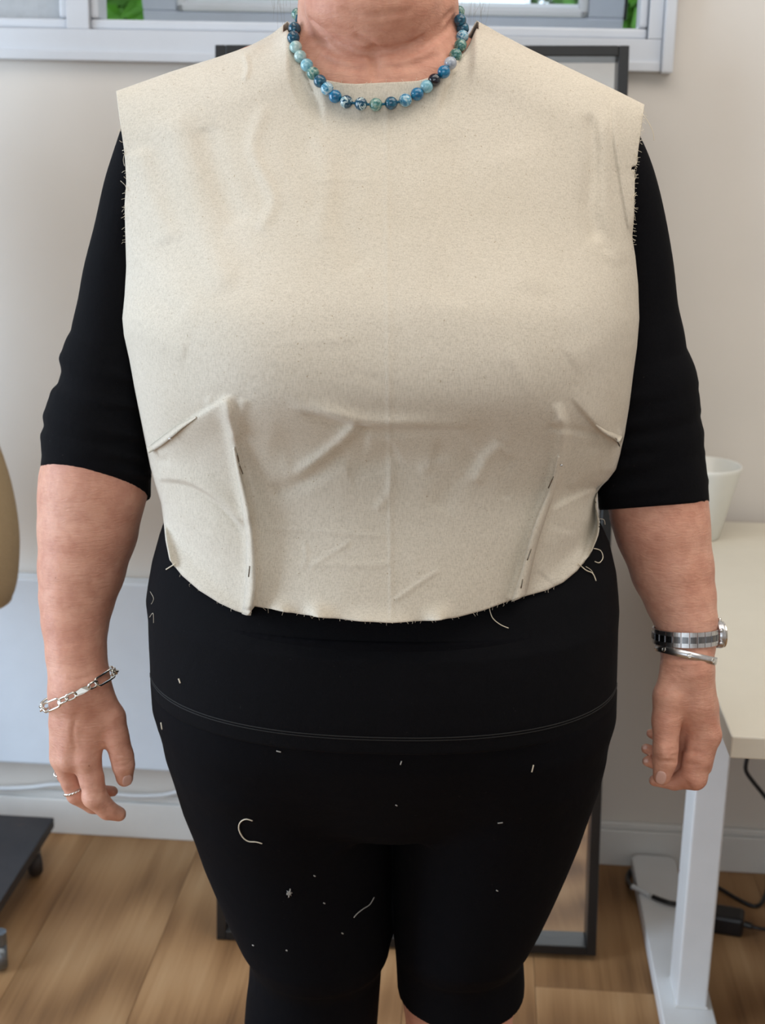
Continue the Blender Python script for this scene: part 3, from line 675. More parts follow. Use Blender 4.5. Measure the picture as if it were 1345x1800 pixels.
SLL = [(212, 240, 345, 250), (196, 285, 320, 300), (182, 330, 300, 345), (166, 400, 286, 420), (148, 470, 276, 495), (138, 525, 268, 550), (127, 575, 268, 595), (122, 605, 268, 620), (111, 620, 268, 640), (109, 632, 268, 655), (114, 645, 268, 672), (106, 668, 268, 694), (100, 690, 268, 712), (92, 712, 268, 735), (81, 724, 268, 750), (81, 738, 268, 762), (88, 748, 268, 775), (78, 760, 267, 790), (75, 770, 266, 800), (81, 780, 266, 812), (76, 796, 265, 830), (74, 812, 264, 848), (72.5, 828, 262.5, 872), (72, 842, 262, 890)]
SLR = [(1000, 262, 1122, 242), (1018, 305, 1143, 288), (1032, 350, 1158, 335), (1046, 410, 1172, 398), (1050, 480, 1184, 470), (1050, 550, 1192, 545), (1048, 600, 1203, 598), (1045, 640, 1209, 634), (1045, 665, 1220, 660), (1045, 682, 1226, 677), (1045, 698, 1224, 692), (1045, 712, 1229, 708), (1045, 728, 1229, 722), (1046, 745, 1226, 738), (1047, 762, 1233, 756), (1048, 778, 1236, 772), (1049, 796, 1235, 790), (1050, 830, 1240, 822), (1051, 862, 1243, 852), (1053, 897, 1245.5, 882), (1054, 915, 1246, 898)]
def sleeve(S_, cutL, cutF, cutR):
    pts, rad = [], []
    for a, c, d, e in edge(S_, 90):
        f_ = (np.clip(c, 200, 900) - 240) / 640; D = 1.336 + .010 * min(1, f_ * 2)
        p, q = pr(a, c, D), pr(d, e, D); pts.append((p + q) / 2); rad.append(np.linalg.norm(q - p) / 2)
    pts, rad = np.array(pts), np.array(rad)
    sub = Field(pts.min(0) - .10, pts.max(0) + .10, SHT.vox)
    sub.lo = SHT.lo + np.round((sub.lo - SHT.lo) / SHT.vox) * SHT.vox
    # one sphere-swept chain, elliptical folds come from the radius itself
    sub.chain(pts, rad, 0, 0)
    D = 1.346; pl, pf, q = pr(cutL[0], cutL[1], D), pr(cutF[0], cutF[1], D - rad[-3] * .98), pr(cutR[0], cutR[1], D)
    n_ = np.cross(q - pl, pf - pl); n_ /= np.linalg.norm(n_)
    if n_[2] > 0: n_ = -n_
    sub.cut(pl, n_)
    i = np.round((sub.lo - SHT.lo) / SHT.vox).astype(int); j = i + sub.n
    i2, j2 = np.maximum(i, 0), np.minimum(j, SHT.n)
    dst = tuple(slice(a, c) for a, c in zip(i2, j2)); src = tuple(slice(a - o, c - o) for a, c, o in zip(i2, j2, i))
    SHT.a[dst] = Field.smin(SHT.a[dst], sub.a[src], .004)
sleeve(SLL, (73, 829), (160, 826), (262, 873)); sleeve(SLR, (1053, 897), (1150, 890), (1245, 882))
def sleeve_ridge(L, R, sag, r=.0042):
    pts = []
    for t in np.linspace(-.97, .97, 16):
        f_ = (t + 1) / 2; x = L[0] + (R[0] - L[0]) * f_; y = L[1] + (R[1] - L[1]) * f_ + sag * (1 - t * t); Rr = abs(R[0] - L[0]) / 2 * .00054
        pts.append(pr(x, y, 1.347 - Rr * math.sqrt(1 - t * t) + .0012))
    SHT.chain(pts, [r * (.55 + .45 * math.sin(math.pi * i / 15 + .5)) for i in range(16)], .007, .002)
for L, R, sg in (((109, 629), (268, 672), 4), ((96, 690), (268, 716), 2), ((81, 731), (268, 768), 5), ((77, 765), (267, 806), 7), ((86, 792), (266, 838), 2)): sleeve_ridge(L, R, sg)
for L, R, sg in (((1050, 706), (1222, 674), 6), ((1050, 752), (1228, 722), 4), ((1052, 792), (1233, 760), 2), ((1054, 822), (1236, 794), 3), ((1056, 866), (1242, 845), 0)): sleeve_ridge(L, R, sg)
# neck opening of the top, hidden by the bodice
SHT.cut(pr(665, 190, 1.3), (0, 0, 1), (-.10, 1.1, 1.2), (.10, 1.6, 1.45))
shirt = SHT.mesh('black_top', M['black_jersey'], PID, 1); shirt['label'] = 'black three-quarter sleeve jersey top'
del SHT

LG = Field((-.26, 1.08, .30), (.27, 1.52, .86), .0030)
hip = [(y, a + 7, c - 7, D, bf - .004, bb - .004) for y, a, c, D, bf, bb in LOW[4:]]
hip += [(1230, 284, 1068, 1.31, .172, .17), (1280, 330, 1026, 1.31, .156, .165), (1330, 400, 960, 1.31, .136, .15), (1372, 480, 880, 1.31, .118, .14), (1400, 560, 810, 1.31, .102, .12)]
def leg(rows, D=1.32):
    out = []
    for y, a, c, bf, bb in rows:
        p, q = pr(a, y, D), pr(c, y, D); out.append(((p[2] + q[2]) / 2, p[0], q[0], D, bf, bb))
    return out
LL = leg([(1190, 285, 700, .156, .15), (1240, 283, 696, .158, .15), (1300, 294, 692, .148, .145), (1345, 307, 690, .134, .14), (1400, 322, 687, .122, .14), (1450, 341, 688, .112, .13), (1500, 358, 688, .106, .12), (1550, 379, 689, .102, .11), (1600, 401, 689, .099, .105), (1640, 421, 688, .097, .10), (1662, 435, 684, .092, .097), (1676, 439, 676, .084, .095), (1690, 440, 671, .080, .093), (1720, 438, 669, .079, .092), (1760, 433, 666, .080, .09), (1800, 430, 663, .081, .09), (1830, 429, 661, .081, .09), (1870, 430, 660, .081, .09)])
RL = leg([(1190, 680, 1066, .156, .15), (1240, 684, 1069, .158, .15), (1300, 688, 1063, .148, .145), (1345, 690, 1054, .134, .14), (1400, 690, 1036, .122, .14), (1450, 690, 1020, .112, .13), (1500, 691, 1000, .106, .12), (1550, 691, 978, .102, .11), (1600, 692, 954, .099, .105), (1636, 693, 934, .096, .10), (1656, 694, 921, .088, .097), (1668, 695, 918.5, .080, .095), (1684, 696, 920, .077, .093), (1720, 698, 922, .076, .092), (1760, 700, 919, .076, .09), (1800, 702, 915, .076, .09)])
LG.zloft(LL, .006, 2.1, z0=float(pr(545, 1880, 1.245)[2])); LG.zloft(RL, .006, 2.1, z0=float(pr(800, 1812, 1.246)[2]))
LG.zloft(rows_from(hip), .022, n=2.25)
# knee wrinkles
for y, a, c, dz in ((1664, 470, 640, 14), (1690, 480, 655, 10), (1700, 735, 880, 10), (1728, 760, 860, 6), (1742, 770, 850, 5)):
    pts = [pr(a, y - dz, 1.275), pr((a + c) / 2, y + dz, 1.249), pr(c, y - dz, 1.275)]
    LG.chain(interp_curve(pts, 12), [.0035 + .003 * math.sin(math.pi * i / 11) for i in range(12)], .006)
leggings = LG.mesh('leggings', M['leggings'], PID, 2); leggings['label'] = 'black knee-length leggings'
del LG

# ---- the pinned calico bodice
NS, NT = 300, 300
edgeL = np.array([(100, 203), (160, 204), (200, 209), (235, 214), (270, 219), (300, 221), (320, 222), (360, 219), (400, 220), (470, 222), (520, 219), (560, 215), (590, 218), (630, 227), (680, 236), (730, 246), (780, 256), (820, 264), (850, 272), (885, 283), (920, 288), (950, 291), (980, 297), (1010, 306), (1100, 330)], float)
edgeR = np.array([(60, 1136), (180, 1134), (215, 1129), (250, 1124), (290, 1119), (298, 1116), (330, 1116), (380, 1115), (412, 1112), (420, 1112), (450, 1117), (500, 1122), (560, 1124), (610, 1120), (660, 1113), (710, 1107), (760, 1099), (800, 1090), (825, 1083), (845, 1068), (858, 1052), (875, 1048), (895, 1049), (915, 1054), (940, 1053), (965, 1044), (1000, 1030), (1100, 1000)], float)
xl = lambda y: np.interp(y, edgeL[:, 0], edgeL[:, 1]); xr = lambda y: np.interp(y, edgeR[:, 0], edgeR[:, 1])
topP = np.array([(204, 160), (300, 126), (390, 98), (440, 82), (480, 66), (507, 51), (515, 78), (523, 97), (536, 115), (553, 131), (575, 141), (600, 146), (625, 147.5), (655, 146), (700, 144), (735, 142), (762, 134), (785, 122), (806, 104), (824, 80), (837, 50), (860, 56), (900, 72), (960, 100), (1040, 138), (1090, 162), (1134, 184)], float)
hemP = np.array([(285, 965), (297, 985), (320, 1012), (350, 1038), (385, 1060), (415, 1074), (437, 1081), (448, 1066), (480, 1071), (530, 1080), (580, 1086), (630, 1091), (690, 1094), (750, 1091), (800, 1086), (850, 1073), (885, 1060), (903, 1054), (920, 1049), (960, 1038), (990, 1024), (1015, 1003), (1035, 978), (1047, 950), (1056, 922)], float)
def smooth1(v, xs, ys):
    g_ = np.arange(0, 1200, 2.0); f_ = np.interp(g_, xs, ys); kk = np.exp(-(np.arange(-40, 41) / 16.0) ** 2); kk /= kk.sum()
    return np.interp(v, g_, np.convolve(np.pad(f_, 40, 'edge'), kk, 'valid'))
def par(curve):
    # parametrise by fraction across the width at that height
    s = (curve[:, 0] - xl(curve[:, 1])) / (xr(curve[:, 1]) - xl(curve[:, 1])); s[0], s[-1] = 0, 1
    return np.maximum.accumulate(s + np.arange(len(s)) * 1e-6), curve[:, 1]
ts, ty = par(topP); hs, hy = par(hemP)
tt = np.linspace(-1, 1, NS); S = .5 + .5 * np.sin(math.pi / 2 * tt * .985) / math.sin(math.pi / 2 * .985)
S = S * .6 + np.linspace(0, 1, NS) * .4
Tv = np.linspace(0, 1, NT)
ytop, yhem = np.interp(S, ts, ty), np.interp(S, hs, hy)
PY = ytop[None, :] + (yhem - ytop)[None, :] * Tv[:, None]
sl_, sr_ = smooth1(PY, edgeL[:, 0], edgeL[:, 1]), smooth1(PY, edgeR[:, 0], edgeR[:, 1]); SS = S[None, :]
PX = sl_ + (sr_ - sl_) * SS + (xl(PY) - sl_) * np.exp(-SS / .035) + (xr(PY) - sr_) * np.exp(-(1 - SS) / .035)
U = np.abs(2 * S[None, :] - 1) + 0 * PY; U = np.minimum(U, .9999)
bY = smooth1(PY, [100, 150, 220, 320, 420, 540, 640, 700, 730, 760, 800, 850, 900, 960, 1020, 1095], [.066, .070, .088, .118, .145, .178, .193, .196, .192, .180, .168, .160, .160, .167, .177, .188])
Dm = smooth1(PY, [80, 200, 400, 560, 1100], [1.335, 1.334, 1.322, 1.312, 1.31])
ell_ = (1 - U ** 2.35) ** (1 / 2.35); soft = .30 + .70 * (1 - U ** 2.4)
bl_ = np.clip((PY - 330) / 240, 0, 1); bl_ = bl_ * bl_ * (3 - 2 * bl_)
prof_ = soft * (1 - bl_) + ell_ * bl_
qd = np.clip((PY - ytop[None, :]) / 95, 0, 1); wq = np.sqrt(np.maximum(1 - (1 - qd) ** 2, 0))
dxn = np.abs(PX - 670); w0 = np.clip((168 - dxn) / 70, 0, 1); w0 = w0 * w0 * (3 - 2 * w0)
DD = Dm - bY * prof_ * np.maximum(wq, w0)
# two bust fullnesses
for cx in (400, 985): DD -= .010 * np.exp(-(((PX - cx) / 150) ** 2 + ((PY - 640) / 130) ** 2))
DD += .006 * np.exp(-(((PX - 690) / 130) ** 2 + ((PY - 800) / 60) ** 2))
def stroke(poly, w, hgt, kind='g', taper=(.15, .15), wend=None):
    """a fold along a polyline in the cloth: height in mm towards the viewer; 's' = step (one side stands proud)"""
    global DD
    C = interp_curve(poly, 40); best = np.full(PX.shape, 1e9); tb = np.zeros(PX.shape); sg = np.zeros(PX.shape)
    for i in range(len(C) - 1):
        a, d = C[i], C[i + 1] - C[i]; L = d @ d + 1e-9
        t = np.clip(((PX - a[0]) * d[0] + (PY - a[1]) * d[1]) / L, 0, 1); ex, ey = PX - a[0] - t * d[0], PY - a[1] - t * d[1]
        q = ex * ex + ey * ey; mk = q < best; best = np.where(mk, q, best); tb = np.where(mk, (i + t) / (len(C) - 1), tb); sg = np.where(mk, d[0] * ey - d[1] * ex, sg) if True else sg
    dist = np.sqrt(best); ww = w if wend is None else w + (wend - w) * tb
    en = np.clip(tb / max(taper[0], 1e-3), 0, 1) * np.clip((1 - tb) / max(taper[1], 1e-3), 0, 1); en = en * en * (3 - 2 * en)
    if kind == 'g': f = np.exp(-(dist / ww) ** 2)
    else:
        x = np.sign(sg) * dist / ww; f = np.where(x < 0, np.exp(-(x / 3.0) ** 2), -.25 * np.exp(-x * x)) if kind == 's' else 0
        f = np.where((x >= 0), f * (1 - np.exp(-(x / .35) ** 2)) + np.exp(-(x / .35) ** 2), f)
    DD -= hgt / 1000 * f * en
# waist darts and the drag lines above them
stroke([(392, 690), (405, 740), (414, 790), (424, 840), (436, 900), (443, 960), (444, 1020), (438, 1085)], 11, 9, taper=(.12, .001), wend=9)
stroke([(360, 700), (395, 735), (412, 775)], 8, 2.5); stroke([(430, 700), (422, 735), (414, 780)], 9, 2.2)
stroke([(978, 705), (988, 750), (985, 800), (972, 855), (950, 915), (930, 985), (905, 1058)], 11, 9, taper=(.14, .001), wend=9)
stroke([(960, 760), (985, 742), (1000, 770)], 10, 2)
# side darts
stroke([(420, 690), (350, 732), (302, 768), (258, 797)], 11, 7, 's', (.3, .05)); stroke([(262, 800), (275, 810), (300, 808)], 8, -4)
stroke([(1000, 690), (1040, 738), (1072, 768), (1086, 776), (1100, 768)], 10, 7, 's', (.3, .1))
stroke([(955, 752), (1010, 755), (1060, 765)], 7, -3); stroke([(1084, 778), (1078, 810), (1076, 840)], 4, 2.5); stroke([(1045, 790), (1030, 830), (1000, 860)], 9, 1.6)
stroke([(1064, 772), (1062, 800), (1058, 835)], 5, 1.5)
# folds under the bust
stroke([(500, 717), (570, 730), (640, 746), (720, 749), (850, 752)], 6, 9, 's', (.40, .30)); stroke([(520, 728), (580, 742), (645, 757), (720, 760), (830, 762)], 9, -4, taper=(.3, .4)); stroke([(470, 775), (600, 790), (760, 795), (900, 770)], 34, -4)
stroke([(632, 742), (600, 775), (560, 808), (500, 848)], 11, 6.0, taper=(.15, .3)); stroke([(612, 786), (570, 822), (520, 850), (470, 872)], 16, -4.0)
stroke([(700, 790), (660, 812), (610, 826)], 20, -2.5); stroke([(640, 775), (700, 785), (770, 800)], 22, 3)
stroke([(885, 780), (855, 808), (835, 850)], 12, 3.5); stroke([(845, 800), (800, 840), (770, 900)], 20, -3); stroke([(900, 800), (885, 840), (890, 880)], 10, -2)
stroke([(690, 800), (685, 860), (660, 900)], 8, 1.2); stroke([(735, 830), (780, 812), (810, 840)], 10, 1.5)
# left flank roll and lower creases
stroke([(276, 842), (330, 848), (385, 880), (432, 930)], 9, 9, 's', (.08, .15)); stroke([(280, 900), (350, 915), (440, 985)], 36, 6, taper=(.1, .4)); stroke([(286, 905), (330, 940), (372, 975)], 10, 1.2, taper=(.4, .5)); stroke([(330, 950), (370, 1000), (420, 1020)], 24, 1.4, taper=(.4, .4))
stroke([(1052, 862), (1010, 880), (960, 905)], 20, 6, 's', (.1, .4)); stroke([(1000, 930), (985, 985), (960, 1020)], 24, 2.5)
# pressed-in creases
stroke([(680, 155), (681, 400), (684, 700), (688, 1092)], 2.6, .8, taper=(.01, .01)); stroke([(455, 928), (560, 934), (690, 945)], 3, .9); stroke([(540, 990), (640, 994), (690, 990)], 6, .8)
stroke([(690, 1058), (730, 1030), (775, 1000)], 4, 1.2); stroke([(535, 950), (538, 985), (528, 1000)], 4, .8); stroke([(540, 1000), (580, 975), (620, 950)], 4, .8)
# chest drape
stroke([(430, 96), (436, 118), (430, 142)], 4, 2.0); stroke([(470, 180), (445, 260), (480, 350), (452, 410)], 12, 1.8); stroke([(300, 190), (330, 300), (360, 420), (400, 520)], 34, 4)
stroke([(240, 260), (262, 340), (300, 430)], 24, 3.5); stroke([(360, 220), (380, 300), (420, 400)], 22, -2.2); stroke([(560, 230), (580, 320), (560, 430)], 20, 1.5); stroke([(620, 260), (600, 380), (640, 480)], 26, -1.5)
stroke([(1038, 196), (1044, 280), (1036, 360), (1050, 430)], 14, -5); stroke([(1058, 190), (1062, 290), (1070, 380), (1098, 470)], 14, 4.5)
stroke([(1077, 170), (1080, 240), (1092, 320), (1108, 412)], 6, 3.0, 's', (.15, .1)); stroke([(1050, 440), (1085, 462), (1110, 510)], 9, 1.5, taper=(.4, .4)); stroke([(900, 250), (940, 380), (930, 520)], 40, 2.2); stroke([(800, 230), (815, 400), (790, 540)], 40, -1.8)
stroke([(222, 470), (262, 520), (320, 560)], 26, -3); stroke([(220, 560), (270, 600), (330, 620)], 22, 2.5)
stroke([(1110, 560), (1060, 600), (1000, 640)], 26, 2); stroke([(545, 318), (600, 316), (660, 318)], 3, .6)
# gentle random cloth undulation
for _ in range(26):
    a = rng.random() * 6.28; x0, y0 = 250 + rng.random() * 830, 200 + rng.random() * 850; L = 60 + 90 * rng.random()
    stroke([(x0, y0), (x0 + L * .5 * math.cos(a) + 8, y0 + L * .5 * math.sin(a)), (x0 + L * math.cos(a), y0 + L * math.sin(a))], 8 + 12 * rng.random(), (rng.random() - .5) * 1.8, taper=(.4, .4))
# the cloth lies outside whatever it covers
def bvh(o):
    me = o.data; return BVHTree.FromPolygons([v.co.copy() for v in me.vertices], [tuple(p.vertices) for p in me.polygons])
TREES = {n: bvh(o) for n, o in (('skin', person), ('top', shirt), ('leggings', leggings))}
org = Vector(local((0, 0, CAM_H))); ux, uy, uz = dirf(PX, PY); UN = np.sqrt(ux * ux + uy * uy + uz * uz)
corr = np.zeros(PX.shape)
for r in range(0, NT, 2):
    for c in range(0, NS, 2):
        d = Vector((ux[r, c], uy[r, c], uz[r, c])).normalized(); mn = 9
        for nm in ('skin', 'top'):
            l_ = TREES[nm].ray_cast(org, d)[0]
            if l_ is not None: mn = min(mn, l_.y + RY)
        corr[r, c] = max(0, DD[r, c] - (mn - .0045)) if mn < DD[r, c] + .0045 and mn > DD[r, c] - .12 else 0
corr[:, 1::2] = np.maximum(corr[:, ::2], np.roll(corr[:, ::2], -1, 1)); corr[1::2] = np.maximum(corr[::2], np.roll(corr[::2], -1, 0))
print('cloth clamp', corr.max(), (corr > 1e-4).mean())
sm = corr.copy()
for _ in range(40):
    p_ = np.pad(sm, 1, 'edge'); sm = np.maximum(corr, (p_[:-2, 1:-1] + p_[2:, 1:-1] + p_[1:-1, :-2] + p_[1:-1, 2:]) / 4)
DD = DD - sm
GX = np.stack([*np.moveaxis(P(PX, PY, DD), -1, 0)], -1)
NB_T = 60; bi = np.linspace(0, NT - 1, NB_T).astype(int)
Bb = P(PX, PY, Dm); bbk = np.interp(PY, [80, 200, 400, 700, 1100], [.078, .118, .152, .168, .184])
wqb = np.sqrt(np.maximum(1 - (1 - np.clip((PY - ytop[None, :]) / 120, 0, 1)) ** 2, 0)); 
prb = (1 - U ** 2.35) ** (1 / 2.35)
BK = Bb.copy(); BK[..., 1] = Dm + bbk * prb * np.maximum(wqb, .0) + .0015
neckcols = (PX[0] > 500) & (PX[0] < 840)
BK[..., 2] += (np.exp(-((PX - 670) / 120) ** 2) * np.clip(1 - (PY - 140) / 200, 0, 1) * .05)   # back neckline sits higher
BK = BK[bi]
V = np.concatenate([local(GX).reshape(-1, 3), local(BK).reshape(-1, 3)]); Fc = []
notch = lambda r, c: (c >= NS - 6 and 291 < PY[r, c] < 298)
for r in range(NT - 1):
    for c in range(NS - 1):
        if notch(r, c): continue
        Fc.append((r * NS + c, (r + 1) * NS + c, (r + 1) * NS + c + 1, r * NS + c + 1))
o0 = NT * NS
for r in range(NB_T - 1):
    for c in range(NS - 1): Fc.append((o0 + r * NS + c, o0 + r * NS + c + 1, o0 + (r + 1) * NS + c + 1, o0 + (r + 1) * NS + c))
for r in range(NB_T - 1):                                     # side seams below the armholes
    for c in (0, NS - 1):
        if PY[bi[r], c] > 430:
            idx = list(range(bi[r], bi[r + 1] + 1)); q = [k0 * NS + c for k0 in idx] + [o0 + (r + 1) * NS + c, o0 + r * NS + c]
            Fc.append(tuple(q if c else q[::-1]))
for c in range(NS - 1):                                       # shoulder seams
    if not (neckcols[c] or neckcols[c + 1]): Fc.append((c, c + 1, o0 + c + 1, o0 + c))
bod = mesh_obj('calico_bodice', V, Fc, M['muslin'], PID, True); bod['label'] = 'cream calico bodice pinned with darts'
md = bod.modifiers.new('cloth', 'SOLIDIFY'); md.thickness = .0009; md.offset = -1

# ---- surface lookup in the person's frame
TREES['bodice'] = bvh(bod)
def hit(px, py, names=('skin', 'top', 'leggings', 'bodice'), default=1.31):
    d = Vector(dirf(px, py)).normalized(); best = None
    for n in names:
        l, nn, i, t = TREES[n].ray_cast(org, d)
        if l is not None and (best is None or t < best[1]): best = (l, t, nn)
    if best is None: return Vector(local(P(px, py, default))), None
    return best[0], best[2]
def hitD(px, py, names=('skin', 'top', 'leggings', 'bodice'), default=1.31): return hit(px, py, names, default)[0].y + RY

# dart flaps: pinched doubled cloth standing off the ridge, leaning over
def flap(name, fold, base):
    n = 60; A_ = interp_curve(fold, n); C_ = interp_curve(base, n); V = []; Fc = []
    for i in range(n):
        s = i / (n - 1); up = .0015 + .0085 * min(1, s * 2.2)
        Da = hitD(A_[i][0], min(A_[i][1], 1078), ('bodice',), 1.13) if i == 0 else Da
        d = [x for x in (hit(A_[i][0], A_[i][1], ('bodice',))[0].y + RY, hit(C_[i][0], C_[i][1], ('bodice',))[0].y + RY)]
        dd = min(d) if min(d) > 1.05 else 1.13
        if i: dd = dd if dd < 1.25 else Da
        Da = dd
        f0 = local(P(A_[i][0], A_[i][1], dd - up)); b0 = local(P(C_[i][0], C_[i][1], dd + .003)); b1 = local(P(C_[i][0] * .45 + A_[i][0] * .55, C_[i][1] * .45 + A_[i][1] * .55, dd + .006))
        mid = f0 * .5 + b0 * .5 + np.array([0, -.0016, 0]); V += [f0, mid, b0, b1]
    for i in range(n - 1):
        for q in range(4): Fc.append((i * 4 + q, i * 4 + (q + 1) % 4, (i + 1) * 4 + (q + 1) % 4, (i + 1) * 4 + q))
    Fc += [(0, 3, 2, 1), tuple((n - 1) * 4 + q for q in range(4))]
    return mesh_obj(name, V, Fc, M['muslin'], bod, True)
flap('dart', [(413, 785), (422, 828), (434, 880), (443, 930), (448, 985), (449, 1030), (441, 1082)], [(409, 787), (415, 832), (424, 885), (431, 935), (432, 985), (431, 1030), (425, 1079)])
flap('dart', [(980, 800), (966, 855), (946, 905), (930, 950), (916, 1005), (906, 1035), (899, 1058)], [(986, 803), (976, 860), (960, 910), (946, 955), (934, 1005), (929, 1030), (925, 1046)])
flap('dart', [(345, 735), (322, 752), (303, 768), (283, 784), (262, 797)], [(345, 731), (318, 744), (298, 757), (278, 772), (258, 787)])
flap('dart', [(1046, 748), (1062, 762), (1075, 770), (1088, 778)], [(1050, 744), (1066, 754), (1080, 761), (1094, 767)])

def stick(pts, r, name, mat, parent, lift=.001, names=('skin', 'top', 'leggings', 'bodice'), n=24, default=1.30):
    c = interp_curve(pts, n); out = []; prev = None
    for x, y in c:
        h_, nn = hit(x, y, names, default); D = h_.y + RY
        if prev is not None and abs(D - prev) > .02: D = prev
        prev = D; out.append(local(P(x, y, D - lift)))
    return MB().tube(out, r, seg=6).build(name, mat, parent, True)
DS = .0135
for pts in ([(417, 797), (420, 812)], [(420, 815), (427, 833)], [(439, 995), (437, 1014)], [(973, 838), (964, 858)], [(934, 965), (927, 985)], [(919, 1018), (916, 1034)], [(1082, 770), (1087, 779), (1089, 784)]):
    stick(pts, .00055, 'pin', M['pin'], bod, DS if pts[0][0] < 1000 else .008, ('bodice',), 4)
for x, y in ((986, 816), (302, 767)):
    h_, _ = hit(x, y, ('bodice',)); q = bmesh.new(); bmesh.ops.create_icosphere(q, subdivisions=2, radius=.0013)
    for v in q.verts: v.co += h_ + Vector((0, -.004 if x > 900 else -.010, 0))
    MB().bm(q).build('pin', M['steel'], bod, True)
# loose threads hanging from raw edges
for pts, rr in (([(860, 1068), (866, 1086), (880, 1098), (894, 1104)], .00045), ([(1016, 990), (1030, 1002), (1042, 1008), (1048, 1021)], .0005), ([(1030, 996), (1040, 1003), (1046, 1016)], .00026), ([(1044, 964), (1056, 968), (1060, 980), (1054, 989), (1046, 987)], .00045), ([(292, 1001), (300, 996), (308, 991)], .0006), ([(1129, 200), (1140, 215), (1148, 232), (1150, 247)], .0003), ([(221, 265), (217, 280), (219, 292)], .00026), ([(212, 318), (220, 326), (224, 336)], .00026), ([(1055, 912), (1062, 914), (1064, 922)], .00026), ([(1112, 300), (1118, 308), (1114, 320)], .00026), ([(1119, 338), (1113, 345), (1111, 352)], .00026), ([(1116, 270), (1121, 278), (1119, 288)], .00026), ([(264, 1040), (270, 1052), (266, 1062)], .00018), ([(263, 1085), (269, 1078), (270, 1095)], .00018)):
    stick(pts, rr, 'loose_thread', M['thread'], bod, .002)
# frayed raw edges: short fibre ends, too many to count
q = MB()
def fray(px, py, ox, oy):
    D = hitD(px, py, ('bodice',), 1.29); D = D if D < 1.34 else 1.30
    L = 3 + 6 * rng.random(); a = rng.normal() * .6
    p0, p1 = local(P(px, py, D)), local(P(px + (ox * math.cos(a) - oy * math.sin(a)) * L, py + (oy * math.cos(a) + ox * math.sin(a)) * L, D + .001 * rng.normal()))
    q.tube([p0, (p0 + p1) / 2 + rng.normal(size=3) * .0006, p1], .00014, seg=3)
for y in np.arange(195, 430, 3.0):
    if rng.random() < .8: fray(float(xr(y)) - 1, y, 1, .2)
    if rng.random() < .45: fray(float(xl(y)) + 1, y, -1, .2)
for x in np.arange(300, 1045, 9.0):
    if rng.random() < .55: fray(x, float(np.interp(x, hemP[:, 0], hemP[:, 1])) - 1, 0, 1)
for x in np.arange(590, 760, 10.0):
    if rng.random() < .5: fray(x, float(np.interp(x, topP[:, 0], topP[:, 1])) + 1, 0, -1)
tag(q.build('frayed_edge', M['thread'], bod), kind='stuff')
# twin stitching above the hem of the top
for dz in (.016, .0185):
    pts = []
    for a in np.linspace(math.radians(192), math.radians(348), 130):
        d = Vector((math.cos(a), math.sin(a), 0)); o_ = Vector((0, 0, HEMZ + dz)) + d * .6; l_, nn, i_, t_ = TREES['top'].ray_cast(o_, -d)
        if l_ is not None: pts.append(l_ + d * .0002)
    MB().tube(pts, .0006, seg=5).build('hem_stitching', M['stitch'], shirt, True)

# nails, eyes, hair
def nail(px, py, D, rx, ry, ang, lift):
    h_, nn = hit(px, py, ('skin',)); q = bmesh.new(); bmesh.ops.create_uvsphere(q, u_segments=20, v_segments=12, radius=1)
    k_ = rpx(1, D); nn = nn if nn.y < 0 else -nn; up = Vector((math.sin(ang), 0, math.cos(ang))); up = (up - nn * up.dot(nn)).normalized(); sd = up.cross(nn)
    for v in q.verts:
        c = v.co; sq = lambda t: math.copysign(abs(t) ** .8, t)
        v.co = h_ + sd * sq(c.x) * rx * k_ + up * sq(c.z) * ry * k_ - nn * (-c.y) * -.0012 * 0 + nn * (.0011 * -c.y * -1 if False else .0012 * c.y) + nn * lift
        v.co -= nn * (c.x * c.x) * .0022
    MB().bm(q).build('fingernail', M['nail'], person, True)
nail(224, 1372, D0, 9.5, 13, -.05, .0002); nail(1162, 1367, D1, 9.5, 13.5, .12, .0002); nail(1136, 1338, D1, 4, 5, 1.4, .0001); nail(1134, 1314, D1, 4, 5, 1.4, .0001)
hxl = hx - RX
for s in (-1, 1):
    q = bmesh.new(); bmesh.ops.create_uvsphere(q, u_segments=24, v_segments=16, radius=.0115)
    for v in q.verts: v.co += Vector((hxl + s * .032, 1.2735 - RY, 1.505))
    eb = MB().bm(q).build('eyeball', M['eye'], person, True)
    q = bmesh.new(); bmesh.ops.create_uvsphere(q, u_segments=20, v_segments=12, radius=1)
    for v in q.verts: v.co = Vector((hxl + s * .032 + v.co.x * .0056, 1.2632 - RY + v.co.y * .0016, 1.505 + v.co.z * .0056))
    MB().bm(q).build('iris', M['rubber'], eb, True)
HF = Field((-.12, 1.2, 1.36), (.13, 1.50, 1.66), .003)
HF.ell((hx, 1.362, 1.522), (.092, .106, .112), .01); HF.ell((hx, 1.215, 1.475), (.062, .07, .085), .012, sub=True); HF.cut((hx, 1.36, 1.425), (0, 0, -1))
for s in (-1, 1): HF.ell((hx + s * .100, 1.345, 1.485), (.030, .024, .040), .006, sub=True)
hair = HF.mesh('hair', M['hair'], person, 2); hair['label'] = 'short grey hair'
q = MB()
for j in range(34):
    sd = -1 if j % 2 else 1; z0_ = 1.43 + .03 * rng.random(); x0 = hxl + sd * (.078 + .010 * rng.random()); y0 = 1.36 + .05 * rng.random() - RY
    dx = sd * (.002 + .016 * rng.random()); L = .045 + .035 * rng.random()
    q.tube(interp_curve([(x0, y0, z0_), (x0 + dx, y0, z0_ - L * .5), (x0 + dx * (.4 + rng.random()), y0 + .006, z0_ - L)], 9), .00009, seg=3)
tag(q.build('hair_wisps', M['hair'], person, True), kind='stuff')

# ================================================================== jewellery (things of their own, worn by her)
def thing_at(name, px, py, D, label, cat):
    o = empty(name, W3(P(px, py, D)), (0, 0, YAW)); tag(o, label, cat); return o, P(px, py, D)
